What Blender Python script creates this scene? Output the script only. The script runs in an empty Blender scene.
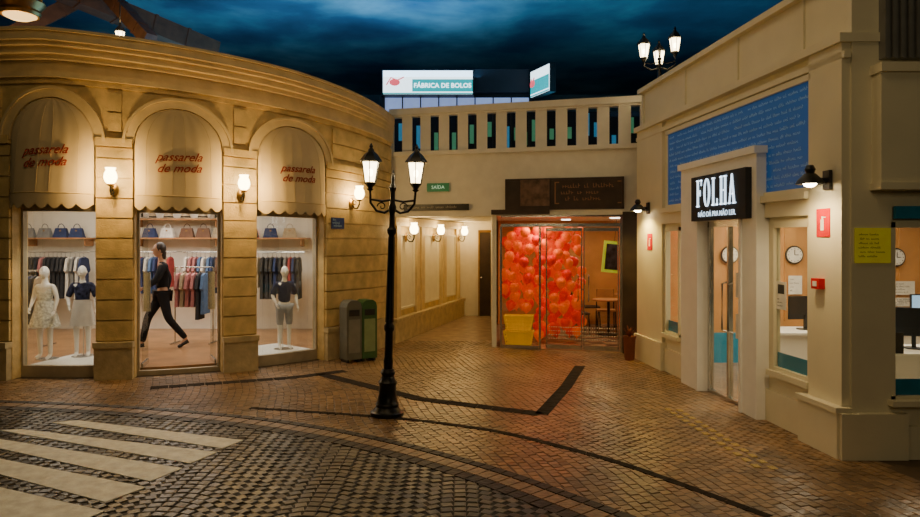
import bpy, bmesh, math, random
from math import sin, cos, pi, radians, sqrt, atan2
from mathutils import Vector, Matrix
random.seed(7)
S = bpy.context.scene
COL = S.collection
F7 = 700.0; EH = 2.0; HY = 240.0

# ------------------------------------------------------------------ materials
def mat(name, c, rough=0.6, metal=0.0, var=0.12, scale=6.0, bump=0.0, bscale=30.0, emit=0.0, ec=None, spec=0.5):
    m = bpy.data.materials.new(name); m.use_nodes = True
    nt = m.node_tree; b = nt.nodes['Principled BSDF']
    tc = nt.nodes.new('ShaderNodeTexCoord')
    n = nt.nodes.new('ShaderNodeTexNoise'); n.inputs['Scale'].default_value = scale; n.inputs['Detail'].default_value = 5
    nt.links.new(tc.outputs['Object'], n.inputs['Vector'])
    r = nt.nodes.new('ShaderNodeValToRGB')
    r.color_ramp.elements[0].position = .3; r.color_ramp.elements[1].position = .7
    r.color_ramp.elements[0].color = tuple(max(0, v*(1-var)) for v in c[:3])+(1,)
    r.color_ramp.elements[1].color = tuple(min(1, v*(1+var)) for v in c[:3])+(1,)
    nt.links.new(n.outputs['Fac'], r.inputs['Fac']); nt.links.new(r.outputs['Color'], b.inputs['Base Color'])
    b.inputs['Roughness'].default_value = rough; b.inputs['Metallic'].default_value = metal
    b.inputs['Specular IOR Level'].default_value = spec
    if bump > 0:
        n2 = nt.nodes.new('ShaderNodeTexNoise'); n2.inputs['Scale'].default_value = bscale; n2.inputs['Detail'].default_value = 6
        nt.links.new(tc.outputs['Object'], n2.inputs['Vector'])
        bp = nt.nodes.new('ShaderNodeBump'); bp.inputs['Strength'].default_value = bump; bp.inputs['Distance'].default_value = .02
        nt.links.new(n2.outputs['Fac'], bp.inputs['Height']); nt.links.new(bp.outputs['Normal'], b.inputs['Normal'])
    if emit > 0:
        b.inputs['Emission Color'].default_value = (ec or c)[:3]+(1,)
        b.inputs['Emission Strength'].default_value = emit
    return m

def glow(name, c, s, t=0.35):
    m = bpy.data.materials.new(name); m.use_nodes = True; nt = m.node_tree
    for n in list(nt.nodes): nt.nodes.remove(n)
    o = nt.nodes.new('ShaderNodeOutputMaterial'); a = nt.nodes.new('ShaderNodeAddShader')
    e = nt.nodes.new('ShaderNodeEmission'); e.inputs[0].default_value = c+(1,); e.inputs[1].default_value = s
    tr = nt.nodes.new('ShaderNodeBsdfTransparent'); tr.inputs[0].default_value = (t, t, t, 1)
    nt.links.new(e.outputs[0], a.inputs[0]); nt.links.new(tr.outputs[0], a.inputs[1]); nt.links.new(a.outputs[0], o.inputs[0])
    return m

def glassmat(name, tint=(0.95, .97, .96), refl=0.06):
    m = bpy.data.materials.new(name); m.use_nodes = True; nt = m.node_tree
    for n in list(nt.nodes): nt.nodes.remove(n)
    o = nt.nodes.new('ShaderNodeOutputMaterial'); a = nt.nodes.new('ShaderNodeMixShader')
    g = nt.nodes.new('ShaderNodeBsdfGlossy'); g.inputs['Roughness'].default_value = .03
    tr = nt.nodes.new('ShaderNodeBsdfTransparent'); tr.inputs[0].default_value = tint+(1,)
    a.inputs[0].default_value = refl
    nt.links.new(tr.outputs[0], a.inputs[1]); nt.links.new(g.outputs[0], a.inputs[2]); nt.links.new(a.outputs[0], o.inputs[0])
    return m

M = {}
M['stone'] = mat('travertine', (.68, .50, .22), .5, var=.22, scale=5, bump=.35, bscale=40)
M['stone_lt'] = mat('pale_limestone', (.72, .56, .30), .5, var=.12, scale=4, bump=.15)
M['stone_base'] = mat('plinth_stone', (.55, .44, .25), .5, var=.2, scale=7, bump=.3)
M['cream'] = mat('cream_render', (.76, .70, .50), .65, var=.05, scale=2, bump=.08, bscale=60)
M['white'] = mat('white_paint', (.93, .92, .88), .45, var=.03)
M['offwhite'] = mat('offwhite_wall', (.76, .72, .62), .6, var=.05)
M['panelwhite'] = mat('pale_wall_panel', (.86, .80, .64), .5, var=.04)
M['shopwall'] = mat('shop_wall', (.82, .76, .66), .7, var=.04)
M['iron'] = mat('black_iron', (.010, .010, .011), .33, .5, var=.3, scale=20, bump=.1)
M['darkwood'] = mat('dark_wood', (.04, .022, .014), .5, var=.4, scale=4)
M['wood'] = mat('warm_wood', (.42, .2, .075), .45, var=.3, scale=3)
M['woodfloor'] = mat('shop_wood_floor', (.36, .19, .085), .3, var=.25, scale=3)
M['chrome'] = mat('brushed_steel', (.6, .6, .58), .25, .9, var=.08)
M['brass'] = mat('old_brass', (.35, .2, .06), .35, .8, var=.2)
M['awning'] = mat('awning_canvas', (.66, .53, .32), .9, var=.06, scale=3, spec=.2)
M['awning_trim'] = mat('awning_seam', (.56, .43, .23), .9)
M['redtext'] = mat('red_brown_lettering', (.30, .035, .02), .7, spec=.2)
M['black'] = mat('black_plastic', (.015, .015, .016), .4)
M['grey'] = mat('grey_metal', (.22, .22, .21), .45, .3)
M['shopframe'] = mat('shopfront_frame', (.42, .36, .26), .45, .2)
M['greybin'] = mat('grey_bin_steel', (.16, .16, .13), .45, .3)
M['green'] = mat('green_bin_plastic', (.04, .12, .035), .4)
M['blue'] = mat('blue_sign', (.002, .09, .40), .4, var=.06, emit=.10, ec=(.0, .2, .7))  # emission put into the panel colour to strengthen its blue
M['whiteink'] = mat('white_ink', (.40, .62, .85), .5)
M['blueplate'] = mat('blue_enamel', (.02, .05, .22), .3)
M['red'] = mat('safety_red', (.65, .012, .01), .6, spec=.1)
M['yellow'] = mat('yellow_plastic', (.95, .58, .01), .4, emit=.12, ec=(1, .55, .01))  # slight glow put into the plastic colour to brighten the baskets
M['yellowpaper'] = mat('yellow_paper', (1, .86, .04), .7, spec=.2, emit=.05, ec=(1,.85,.05))  # faint emission added to the paper colour, where lamps do not reach
M['paper'] = mat('white_paper', (.8, .78, .72), .6)
M['blackink'] = mat('black_ink', (.03, .03, .03), .6)
M['orangewall'] = mat('orange_wood_wall', (.55, .27, .09), .5, var=.2, scale=2)
M['tealpanel'] = mat('blue_film', (.015, .26, .46), .4)
M['balloon_red'] = mat('red_balloon_latex', (.85, .02, .004), .4, var=.1, emit=.14, ec=(1, .03, .003), spec=.3)  # emission in the latex colour stands in for light on the balloons
M['balloon_orange'] = mat('orange_balloon_latex', (1, .15, .008), .4, var=.1, emit=.20, ec=(1, .13, .005), spec=.3)  # same painted-in glow for the orange balloons, no lamp inside
M['glass'] = glassmat('window_glass')
M['glass_dark'] = glassmat('door_glass', (.9, .92, .9), .08)
M['lampglow'] = glow('lantern_glow', (1, .78, .42), 9)
M['sconceglow'] = glow('sconce_glow', (1, .74, .33), 14)
M['bulb'] = mat('bulb', (1, .9, .7), .4, emit=30, ec=(1, .8, .5))
M['panel_light'] = mat('ceiling_panel_light', (1, .97, .9), .4, emit=6, ec=(1, .9, .75))
M['mannequin'] = mat('mannequin_white', (.9, .88, .85), .3, var=.03)
M['skin'] = mat('skin', (.45, .25, .16), .5, var=.05)
M['hair'] = mat('dark_hair', (.02, .012, .01), .5)
M['blackcloth'] = mat('black_cloth', (.012, .012, .015), .85, spec=.2)
M['signteal'] = mat('lit_teal_sign', (.02, .45, .4), .4, emit=1.2, ec=(.0, .38, .42))
M['signwhite'] = mat('lit_white_sign', (.9, .95, 1), .4, emit=2.6, ec=(.75, .92, 1))
M['signpink'] = mat('lit_pink_logo', (.8, .1, .15), .4, emit=1.2, ec=(.9, .12, .15))
M['letterglow'] = mat('lit_letters', (.95, .97, 1), .4, emit=2.2, ec=(.60, .80, 1))
M['exitgreen'] = mat('exit_green', (.01, .14, .05), .4, emit=.10, ec=(.02, .4, .14))
M['screen'] = mat('monitor_screen', (.1, .2, .3), .3, emit=1.0, ec=(.4, .6, .8))
M['tile'] = mat('shop_tiles', (.35, .25, .17), .25, var=.2, scale=5)
M['terracotta'] = mat('dark_terracotta', (.2, .055, .03), .6)
M['road_paint'] = mat('worn_white_paint', (.88, .84, .73), .55, var=.18, scale=9, bump=.4, bscale=12)
M['curb'] = mat('dark_kerb_stone', (.040, .032, .027), .5, var=.4, scale=9, bump=.5, bscale=20, spec=.3)
M['bandstone'] = mat('dark_band_stone', (.035, .028, .023), .85, var=.4, scale=9, bump=.6, bscale=22, spec=.08)
M['curb2'] = mat('brown_kerb_setts',(.24,.15,.08),.4,var=.4,scale=14,bump=.4,bscale=25)
M['yellowtile'] = mat('yellow_tactile', (.55, .40, .13), .6, var=.15, scale=12)
M['beam'] = mat('dark_roof_beam', (.12, .05, .022), .7, var=.3)
M['nearblack'] = mat('dark_void_wall', (.02, .022, .028), .8)
M['greenyellow'] = mat('lime_frame', (.6, .75, .06), .5, emit=.4, ec=(.5,.7,.05))  # emission brightens the frame colour, the frame is no lamp

def sky_mat():
    m = bpy.data.materials.new('painted_night_sky'); m.use_nodes = True; nt = m.node_tree; b = nt.nodes['Principled BSDF']
    tc = nt.nodes.new('ShaderNodeTexCoord')
    n = nt.nodes.new('ShaderNodeTexNoise')
    n.inputs['Scale'].default_value = .36; n.inputs['Detail'].default_value = 7; n.inputs['Roughness'].default_value = .52; n.inputs['Distortion'].default_value = .15
    nt.links.new(tc.outputs['Object'], n.inputs['Vector'])
    r = nt.nodes.new('ShaderNodeValToRGB'); e = r.color_ramp.elements
    e[0].position = .30; e[0].color = (.035, .09, .15, 1); e[1].position = .68; e[1].color = (.38, .55, .56, 1)
    x = e.new(.45); x.color = (.07, .17, .25, 1); x = e.new(.56); x.color = (.18, .34, .38, 1)
    nt.links.new(n.outputs['Fac'], r.inputs['Fac']); nt.links.new(r.outputs['Color'], b.inputs['Base Color'])
    b.inputs['Roughness'].default_value = .9
    return m
M['sky'] = sky_mat()

def cobble_mat(name, rough):
    m = bpy.data.materials.new(name); m.use_nodes = True; nt = m.node_tree; b = nt.nodes['Principled BSDF']
    at = nt.nodes.new('ShaderNodeAttribute'); at.attribute_name = 'Col'
    tc = nt.nodes.new('ShaderNodeTexCoord'); n = nt.nodes.new('ShaderNodeTexNoise'); n.inputs['Scale'].default_value = 1.1; n.inputs['Detail'].default_value = 6
    nt.links.new(tc.outputs['Object'], n.inputs['Vector'])
    mr = nt.nodes.new('ShaderNodeMapRange'); mr.inputs[1].default_value = .3; mr.inputs[2].default_value = .7; mr.inputs[3].default_value = .55; mr.inputs[4].default_value = 1.3
    nt.links.new(n.outputs['Fac'], mr.inputs[0])
    mx = nt.nodes.new('ShaderNodeVectorMath'); mx.operation = 'SCALE'
    nt.links.new(at.outputs['Color'], mx.inputs[0]); nt.links.new(mr.outputs[0], mx.inputs['Scale'])
    nt.links.new(mx.outputs[0], b.inputs['Base Color'])
    b.inputs['Roughness'].default_value = rough
    n2 = nt.nodes.new('ShaderNodeTexNoise'); n2.inputs['Scale'].default_value = 28; nt.links.new(tc.outputs['Object'], n2.inputs['Vector'])
    bp = nt.nodes.new('ShaderNodeBump'); bp.inputs['Strength'].default_value = .4; bp.inputs['Distance'].default_value = .008
    nt.links.new(n2.outputs['Fac'], bp.inputs['Height']); nt.links.new(bp.outputs['Normal'], b.inputs['Normal'])
    return m
M['cobble'] = cobble_mat('sidewalk_cobble', .28)
M['setts'] = cobble_mat('road_setts', .36)
M['mortar'] = mat('dark_mortar', (.07, .043, .022), .5, var=.3, scale=12)
M['mortar2'] = mat('road_mortar', (.02, .016, .012), .7, var=.3, scale=12)

# ------------------------------------------------------------------ mesh builder
class MB:
    def __init__(s): s.v = []; s.f = []; s.m = []; s.sm = []
    def add(s, vs, fs, mi=0, smooth=False):
        o = len(s.v); s.v += [tuple(v) for v in vs]; s.f += [tuple(i+o for i in f) for f in fs]
        s.m += [mi]*len(fs); s.sm += [smooth]*len(fs); return s
    def hexa(s, p, mi=0):
        return s.add(p, [(0,3,2,1),(4,5,6,7),(0,1,5,4),(1,2,6,5),(2,3,7,6),(3,0,4,7)], mi)
    def box(s, x0,x1,y0,y1,z0,z1, mi=0):
        return s.hexa([(x0,y0,z0),(x1,y0,z0),(x1,y1,z0),(x0,y1,z0),(x0,y0,z1),(x1,y0,z1),(x1,y1,z1),(x0,y1,z1)], mi)
    def gbox(s, F, a0,a1,b0,b1,c0,c1, n=1, mi=0):
        for i in range(n):
            u = a0+(a1-a0)*i/n; w = a0+(a1-a0)*(i+1)/n
            s.hexa([F(u,b0,c0),F(w,b0,c0),F(w,b1,c0),F(u,b1,c0),F(u,b0,c1),F(w,b0,c1),F(w,b1,c1),F(u,b1,c1)], mi)
        return s
    def lathe(s, prof, c=(0,0,0), n=20, mi=0, smooth=True, sx=1, sy=1):
        vs = []; fs = []
        for (r,z) in prof:
            for k in range(n):
                a = 2*pi*k/n; vs.append((c[0]+r*cos(a)*sx, c[1]+r*sin(a)*sy, c[2]+z))
        for i in range(len(prof)-1):
            for k in range(n):
                k2 = (k+1)%n; fs.append((i*n+k, i*n+k2, (i+1)*n+k2, (i+1)*n+k))
        fs.append(tuple(range(n))[::-1]); fs.append(tuple((len(prof)-1)*n+k for k in range(n)))
        return s.add(vs, fs, mi, smooth)
    def tube(s, pts, r, n=8, mi=0, r1=None):
        pts = [Vector(p) for p in pts]; vs = []; fs = []; L = len(pts)
        up = Vector((0,0,1))
        for i,p in enumerate(pts):
            d = (pts[min(i+1,L-1)]-pts[max(i-1,0)]).normalized()
            a = d.cross(up)
            if a.length < .05: a = d.cross(Vector((1,0,0)))
            a.normalize(); b = d.cross(a).normalized()
            rr = r if r1 is None else r+(r1-r)*i/(L-1)
            for k in range(n):
                t = 2*pi*k/n; vs.append(p+a*(rr*cos(t))+b*(rr*sin(t)))
        for i in range(L-1):
            for k in range(n):
                k2=(k+1)%n; fs.append((i*n+k,i*n+k2,(i+1)*n+k2,(i+1)*n+k))
        fs.append(tuple(range(n))[::-1]); fs.append(tuple((L-1)*n+k for k in range(n)))
        return s.add(vs, fs, mi, True)
    def ell(s, c, r, n=14, m=9, mi=0):
        prof = []
        for i in range(1, m): 
            t = pi*i/m; prof.append((sin(t), -cos(t)))
        vs=[]; fs=[]
        for (q,z) in prof:
            for k in range(n):
                a=2*pi*k/n; vs.append((c[0]+r[0]*q*cos(a), c[1]+r[1]*q*sin(a), c[2]+r[2]*z))
        vs.append((c[0],c[1],c[2]-r[2])); vs.append((c[0],c[1],c[2]+r[2])); b=len(vs)-2; t_=len(vs)-1
        L=len(prof)
        for i in range(L-1):
            for k in range(n):
                k2=(k+1)%n; fs.append((i*n+k,i*n+k2,(i+1)*n+k2,(i+1)*n+k))
        for k in range(n):
            k2=(k+1)%n; fs.append((b,k2,k)); fs.append((t_,(L-1)*n+k,(L-1)*n+k2))
        return s.add(vs, fs, mi, True)
    def prism(s, poly, F, d0, d1, mi=0):
        n=len(poly); vs=[F(a,d0,c) for a,c in poly]+[F(a,d1,c) for a,c in poly]
        fs=[tuple(range(n))[::-1], tuple(range(n,2*n))]+[(i,(i+1)%n,(i+1)%n+n,i+n) for i in range(n)]
        return s.add(vs, fs, mi)
    def grid(s, nu, nv, fn, mi=0, smooth=True):
        vs=[fn(i/nu, j/nv) for j in range(nv+1) for i in range(nu+1)]
        fs=[(j*(nu+1)+i, j*(nu+1)+i+1, (j+1)*(nu+1)+i+1, (j+1)*(nu+1)+i) for j in range(nv) for i in range(nu)]
        return s.add(vs, fs, mi, smooth)
    def build(s, name, mats, parent=None, origin=None, loc=None, angle=40):
        o0 = Vector(origin) if origin is not None else Vector((0,0,0))
        me = bpy.data.meshes.new(name); me.from_pydata([tuple(Vector(v)-o0) for v in s.v], [], s.f)
        if not isinstance(mats, (list,tuple)): mats=[mats]
        for m_ in mats: me.materials.append(m_)
        me.polygons.foreach_set('material_index', s.m); me.polygons.foreach_set('use_smooth', s.sm)
        bm = bmesh.new(); bm.from_mesh(me); bmesh.ops.recalc_face_normals(bm, faces=bm.faces); bm.to_mesh(me); bm.free()
        if any(s.sm): me.set_sharp_from_angle(angle=radians(angle))
        ob = bpy.data.objects.new(name, me); COL.objects.link(ob)
        if parent is not None: ob.parent = parent
        if loc is not None: ob.location = loc
        elif origin is not None and parent is None: ob.location = o0
        return ob

def tag(o, label, cat, group=None, kind=None):
    o['label']=label; o['category']=cat
    if group: o['group']=group
    if kind: o['kind']=kind
    return o
def thing(name, label, cat, loc=(0,0,0), rotz=0, group=None):
    o = bpy.data.objects.new(name, None); COL.objects.link(o); o.location=loc; o.rotation_euler=(0,0,rotz)
    o.empty_display_size=.1
    return tag(o,label,cat,group)
def struct(o): o['kind']='structure'; return o
def sthing(name, loc=(0,0,0)):
    o = bpy.data.objects.new(name, None); COL.objects.link(o); o.location=loc; o['kind']='structure'; return o
def dup(root, loc, rotz=0, label=None, group=None, scale=None):
    r = root.copy(); COL.objects.link(r); r.location=loc; r.rotation_euler=(root.rotation_euler[0],root.rotation_euler[1],rotz)
    if scale: r.scale=(scale,)*3
    if label: r['label']=label
    if group: r['group']=group
    for ch in list(root.children):
        c=ch.copy(); COL.objects.link(c); c.parent=r
        for g in list(ch.children):
            d=g.copy(); COL.objects.link(d); d.parent=c
    return r
def light(kind, loc, power, color, size=.1, rot=None, size_y=None, spot=None):
    l = bpy.data.lights.new('lamp_or_fill_light', kind); l.energy=power; l.color=color
    if kind=='AREA':
        l.size=size
        if size_y: l.shape='RECTANGLE'; l.size_y=size_y
    else: l.shadow_soft_size=size
    if spot: l.spot_size=radians(spot); l.spot_blend=.6
    o=bpy.data.objects.new('lamp_or_fill_light', l); COL.objects.link(o); o.location=loc
    if rot: o.rotation_euler=rot
    return o
WARM=(1,.62,.22); WARM2=(1,.72,.36); WHITE=(1,.9,.76)

def text_mb(body, size, F, mb=None, extrude=.004, shear=0, spacing=1.0, align='CENTER', sx=1.0, mi=0, bold=0):
    mb = mb or MB()
    cu=bpy.data.curves.new('t','FONT'); cu.body=body; cu.size=size; cu.align_x=align; cu.align_y='CENTER'; cu.extrude=extrude; cu.shear=shear
    cu.space_character=spacing; cu.resolution_u=3; cu.offset=bold; cu.space_line=.95
    ob=bpy.data.objects.new('t',cu); COL.objects.link(ob); bpy.context.view_layer.update()
    dg=bpy.context.evaluated_depsgraph_get(); me=bpy.data.meshes.new_from_object(ob.evaluated_get(dg))
    vs=[F(v.co.x*sx, v.co.z, v.co.y) for v in me.vertices]; fs=[tuple(p.vertices) for p in me.polygons]
    mb.add(vs,fs,mi); bpy.data.objects.remove(ob); bpy.data.curves.remove(cu); bpy.data.meshes.remove(me)
    return mb

def scribble(mb, F, a0,a1,c0,c1, lines, h, d=.004, seed=1, fill=.8):
    rr=random.Random(seed)
    for i in range(lines):
        z=c1-(c1-c0)*(i+.5)/lines; a=a0+rr.random()*h
        while a<a1-h*3:
            for k in range(rr.randint(2,9)):
                w=h*.42; hh=h*(.55 if rr.random()<.7 else .9)
                if a+w>a1: break
                mb.gbox(F,a,a+w*.3,0,d,z-h*.3,z-h*.3+hh)
                zz=z-h*.3+ (hh*.45 if rr.random()<.5 else 0)
                mb.gbox(F,a+w*.3,a+w*.9,0,d,zz,zz+h*.14)
                a+=w*1.25
            a+=h*.7
            if rr.random()>fill: a+=h*2
    return mb

# ------------------------------------------------------------------ camera
cam=bpy.data.cameras.new('camera'); co=bpy.data.objects.new('camera',cam); COL.objects.link(co)
co.location=(0,0,EH); co.rotation_euler=(pi/2,0,0); cam.sensor_width=36; cam.lens=F7/920*36; cam.shift_y=-(258.5-HY)/920
S.camera=co
w=bpy.data.worlds.new('world'); S.world=w; w.use_nodes=True
w.node_tree.nodes['Background'].inputs[0].default_value=(.35,.29,.18,1); w.node_tree.nodes['Background'].inputs[1].default_value=.02

def at(px,py,Y): return Vector(((px-460)/F7*Y, Y, EH+(HY-py)*Y/F7))
def gr(px,py):
    Y=EH*F7/(py-HY); return ((px-460)/F7*Y, Y)

# ------------------------------------------------------------------ ground
curbp=[(-12,8.9),(-8,8.6)]+[gr(0,408),gr(120,414),gr(240,425),gr(330,440),gr(400,457),gr(480,481),gr(570,517)]+[(1.6,4.1),(2.6,3.0),(4,1.2)]
def curb_y(x):
    for i in range(len(curbp)-1):
        if curbp[i][0]<=x<=curbp[i+1][0]:
            t=(x-curbp[i][0])/(curbp[i+1][0]-curbp[i][0]); return curbp[i][1]*(1-t)+curbp[i+1][1]*t
    return 1.0 if x>4 else 8.9
bands=[([gr(150,388),gr(290,378),gr(345,371)],.09,1),
       ([gr(320,374),gr(420,399),gr(540,414)],.09,0),([gr(541,414.5),gr(566,387),gr(580,366)],.08,0),
       ([gr(250,408),gr(400,418),gr(500,431),gr(620,462),gr(770,517)],.04,6)]
def stones_mesh(name, stones, base_poly, mats, mz=-.011, dz=.004, jit=.003, crown=.74):
    vs=[];fs=[];cols=[];mi=[]
    n=len(base_poly); vs+= [(x,y,mz) for x,y in base_poly]; fs.append(tuple(range(n))); mi.append(0); cols+= [(.03,.02,.015)]*n
    for (cx,cy,w_,h_,a,c) in stones:
        o=len(vs); ca,sa=cos(a),sin(a); zt=random.uniform(-jit,jit); tx=random.uniform(-jit,jit); ty=random.uniform(-jit,jit)
        for (k,z) in ((1,-.02),(.93,0),):
            for (u,v) in ((-1,-1),(1,-1),(1,1),(-1,1)):
                lx=u*w_*.5*k; ly=v*h_*.5*k
                vs.append((cx+lx*ca-ly*sa, cy+lx*sa+ly*ca, z+(zt+tx*u+ty*v if z==0 else 0)-(dz if z==0 else 0)))
        for (u,v) in ((-1,-1),(1,-1),(1,1),(-1,1)):
            lx=u*w_*.5*crown; ly=v*h_*.5*crown
            vs.append((cx+lx*ca-ly*sa, cy+lx*sa+ly*ca, zt+tx*u+ty*v))
        for k in range(4):
            k2=(k+1)%4; fs.append((o+k,o+k2,o+4+k2,o+4+k)); fs.append((o+4+k,o+4+k2,o+8+k2,o+8+k)); mi+=[1,1]
        fs.append((o+8,o+9,o+10,o+11)); mi.append(1)
        cols+= [c]*12
    me=bpy.data.meshes.new(name); me.from_pydata(vs,[],fs)
    for m_ in mats: me.materials.append(m_)
    me.polygons.foreach_set('material_index',mi)
    ca=me.color_attributes.new('Col','FLOAT_COLOR','POINT')
    flat=[]
    for c in cols: flat+= [c[0],c[1],c[2],1]
    ca.data.foreach_set('color',flat)
    ob=bpy.data.objects.new(name,me); COL.objects.link(ob); return struct(ob)
CX,CY,R=-5.8,14.6,4.6
plaza=[gr(330,376),gr(420,399),gr(540,414),gr(566,387),gr(580,366),gr(500,352),gr(400,352)]
def inpoly(p,pl):
    c=False; j=len(pl)-1
    for i in range(len(pl)):
        if (pl[i][1]>p[1])!=(pl[j][1]>p[1]) and p[0]<(pl[j][0]-pl[i][0])*(p[1]-pl[i][1])/(pl[j][1]-pl[i][1])+pl[i][0]: c=not c
        j=i
    return c
st=[]; g=.088; ang=radians(17)
for i in range(-160,161):
    for j in range(-160,161):
        bx=i*g+random.uniform(-.005,.005); by=j*g+(.5*g if i%2 else 0)+random.uniform(-.005,.005)
        x=bx*cos(ang)-by*sin(ang); y=7+bx*sin(ang)+by*cos(ang); x+= .05*sin(y*2.2); y+=.06*sin(x*1.7)
        if x<-8.2 or x>3.8 or y<2.9 or y>13.9: continue
        if abs((x)/y)>.74 and y<9: continue
        if y<curb_y(x)+.36: continue
        if (x-CX)**2+(y-CY)**2 < (R-.05)**2: continue
        if y>13.3-.289*x and x>.7: continue
        p=(x,y)
        c=(.28,.165,.075); v=random.choice((.6,.72,.82,.9,1.0,1.08,1.16))*random.uniform(.94,1.06)
        if inpoly(p,plaza): c=(.29,.18,.085); v=random.uniform(.9,1.05)
        st.append((x,y,g*random.uniform(.94,1.0),g*random.uniform(.94,1.0),ang+random.uniform(-.05,.05),tuple(q*v for q in c)))
stones_mesh('floor', st, [(-14,-3),(12,-3),(12,13.9),(-14,13.9)], [M['mortar'],M['cobble']], -.004,.0018,.0016,.82)
st=[]; W=1.1; g=.095
for c_ in range(-9,6):
    for r_ in range(-10,100):
        y0=1.0+r_*g
        for k in range(11):
            t=(k+.5)/11*2-1; x=c_*W+t*W/2; y=y0+.40*(1-t*t)
            a=atan2(-.40*2*t/(W/2),1)
            if y>curb_y(x)-.04 or y<2.8 or abs(x/y)>.76: continue
            v=random.choice((.55,.75,.85,1,1.15,1.35)); c=(.10,.085,.064)
            if abs(t)>.88: v*=.5
            st.append((x,y,g*.98,g*.88,a+random.uniform(-.06,.06),tuple(q*v for q in c)))
rp=[(x,y-.03) for x,y in curbp]+[(4,-3),(-12,-3)]
ro=stones_mesh('floor_road', st, rp, [M['mortar2'],M['setts']],-.007,.003,.002,.78); ro.location.z=.004
def path_strip(pl,o0,o1,z,name,m,sub=8,smooth=12,gap=.05):
    mb=MB(); rs=[]
    for i in range(len(pl)-1):
        for k in range(sub):
            t=k/sub; rs.append((pl[i][0]*(1-t)+pl[i+1][0]*t, pl[i][1]*(1-t)+pl[i+1][1]*t))
    rs.append(pl[-1])
    for _ in range(smooth): rs=[rs[0]]+[((rs[i-1][0]+rs[i][0]*2+rs[i+1][0])/4,(rs[i-1][1]+rs[i][1]*2+rs[i+1][1])/4) for i in range(1,len(rs)-1)]+[rs[-1]]
    N=len(rs)
    def off(i,o):
        a=rs[max(i-1,0)]; b=rs[min(i+1,N-1)]; dx,dy=b[0]-a[0],b[1]-a[1]; L=math.hypot(dx,dy)+1e-9; return (rs[i][0]-dy/L*o, rs[i][1]+dx/L*o)
    def lerp(p,q,t): return (p[0]+(q[0]-p[0])*t,p[1]+(q[1]-p[1])*t)
    for i in range(N-1):
        a=off(i,o0);b=off(i+1,o0);c=off(i+1,o1);d=off(i,o1)
        a,b=lerp(a,b,gap),lerp(b,a,gap); d,c=lerp(d,c,gap),lerp(c,d,gap)
        mb.hexa([(a[0],a[1],-.02),(b[0],b[1],-.02),(c[0],c[1],-.02),(d[0],d[1],-.02),(a[0],a[1],z),(b[0],b[1],z),(c[0],c[1],z),(d[0],d[1],z)])
    return struct(mb.build(name,m))
path_strip(curbp,-.05,.08,.008,'trim_1',M['curb'])
path_strip(curbp,.095,.25,.006,'trim_2',M['curb2'])
path_strip(curbp,.265,.36,.008,'trim_3',M['curb'])
for k,(pl,hw_,sm_) in enumerate(bands): path_strip(pl,-hw_,hw_,.004,'trim_band',M['bandstone'],8,sm_,.02)
strp=[((52,423),(78,421),(243,441),(222,449)),((0,431),(22,430),(217,453),(190,464)),
      ((-60,436),(-30,435),(182,469),(150,482)),((-110,446),(-80,444),(146,488),(105,503)),((-190,460),(-140,456),(104,512),(50,535))]
words=['farthest of the row','second from the far end','third from the far end','fourth from the far end','nearest, cut by the picture edge']
for i,q in enumerate(strp):
    P=[gr(*p) for p in q]; mb=MB(); 
    mb.hexa([(x,y,.0) for x,y in P]+[(x,y,.009) for x,y in P])
    o=mb.build('crosswalk_stripe',M['road_paint'],origin=(P[0][0],P[0][1],0))
    tag(o,'worn white painted crosswalk stripe across the paved road, '+words[i],'road marking','crosswalk stripes on the dark road')
a=Vector(gr(674,410)); b=Vector(gr(764,467))
for i in range(13):
    for s_ in (-1,1):
        p=a.lerp(b,i/12); d=(b-a).normalized(); nrm=Vector((-d.y,d.x)); c=p+nrm*(.06*s_)+d*(.03*s_)
        mb=MB(); F=lambda u,v,z:(u*d.x+v*nrm.x,u*d.y+v*nrm.y,z)
        mb.gbox(F,-.042,.042,-.03,.03,-.005,.006); 
        for q in (-.02,.02):
            for r_ in (-.014,.014): mb.lathe([(.009,0),(.006,.003)],(F(q,r_,.006)),8)
        o=mb.build('paving_marker',M['yellowtile'],loc=(c.x,c.y,0))
        tag(o,'small yellowish paving marker in the double row before the glass door','paving marker','yellowish paving markers before the right shop door')

# ------------------------------------------------------------------ shell
mb=MB(); mb.box(-17,14,-4,27,7.5,7.6); struct(mb.build('ceiling',M['sky']))
mb=MB(); mb.box(-17,14,26.5,26.7,0,7.5); struct(mb.build('wall_back',M['sky']))
mb=MB(); mb.box(-17,-16.8,-4,26.5,0,7.5); struct(mb.build('wall_left',M['sky']))
mb=MB(); mb.box(13.8,14,-4,26.5,0,7.5); struct(mb.build('wall_right',M['nearblack']))
mb=MB(); mb.box(-17,14,13.9,26.5,-.03,-.005); struct(mb.build('floor_rear',M['tile']))

# ------------------------------------------------------------------ LEFT curved building
def warp(th,z): 
    if z<=2: return z
    return z-(z-2)*.20*max(0,min(1,th/75))
def A(th,off,z):
    if off>.05: off=.05+(off-.05)*max(0,min(1,(80-th)/40))
    t=radians(th); r=R+off; return (CX+r*sin(t), CY-r*cos(t), warp(th,z))
ARC=[-.3,21.2,42.7]; HW=7.5; SP=3.44; RW_=R*radians(HW)
def zop(th,c):
    s=R*radians(th-c); return SP+sqrt(max(0,RW_**2-s*s))
mb=MB()
def strip(t0,t1,z0a,z0b,z1,o0=-.3,o1=0,mi=0):
    mb.hexa([A(t0,o1,z0a),A(t1,o1,z0b),A(t1,o0,z0b),A(t0,o0,z0a),A(t0,o1,z1),A(t1,o1,z1),A(t1,o0,z1),A(t0,o0,z1)],mi)
edges=[-48]
for c in ARC: edges+= [c-HW,c+HW]
edges.append(76)
for i in range(0,len(edges),2):
    a,b=edges[i],edges[i+1]; n=max(2,int((b-a)/2))
    for k in range(n): strip(a+(b-a)*k/n,a+(b-a)*(k+1)/n,0,0,4.35)
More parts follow.
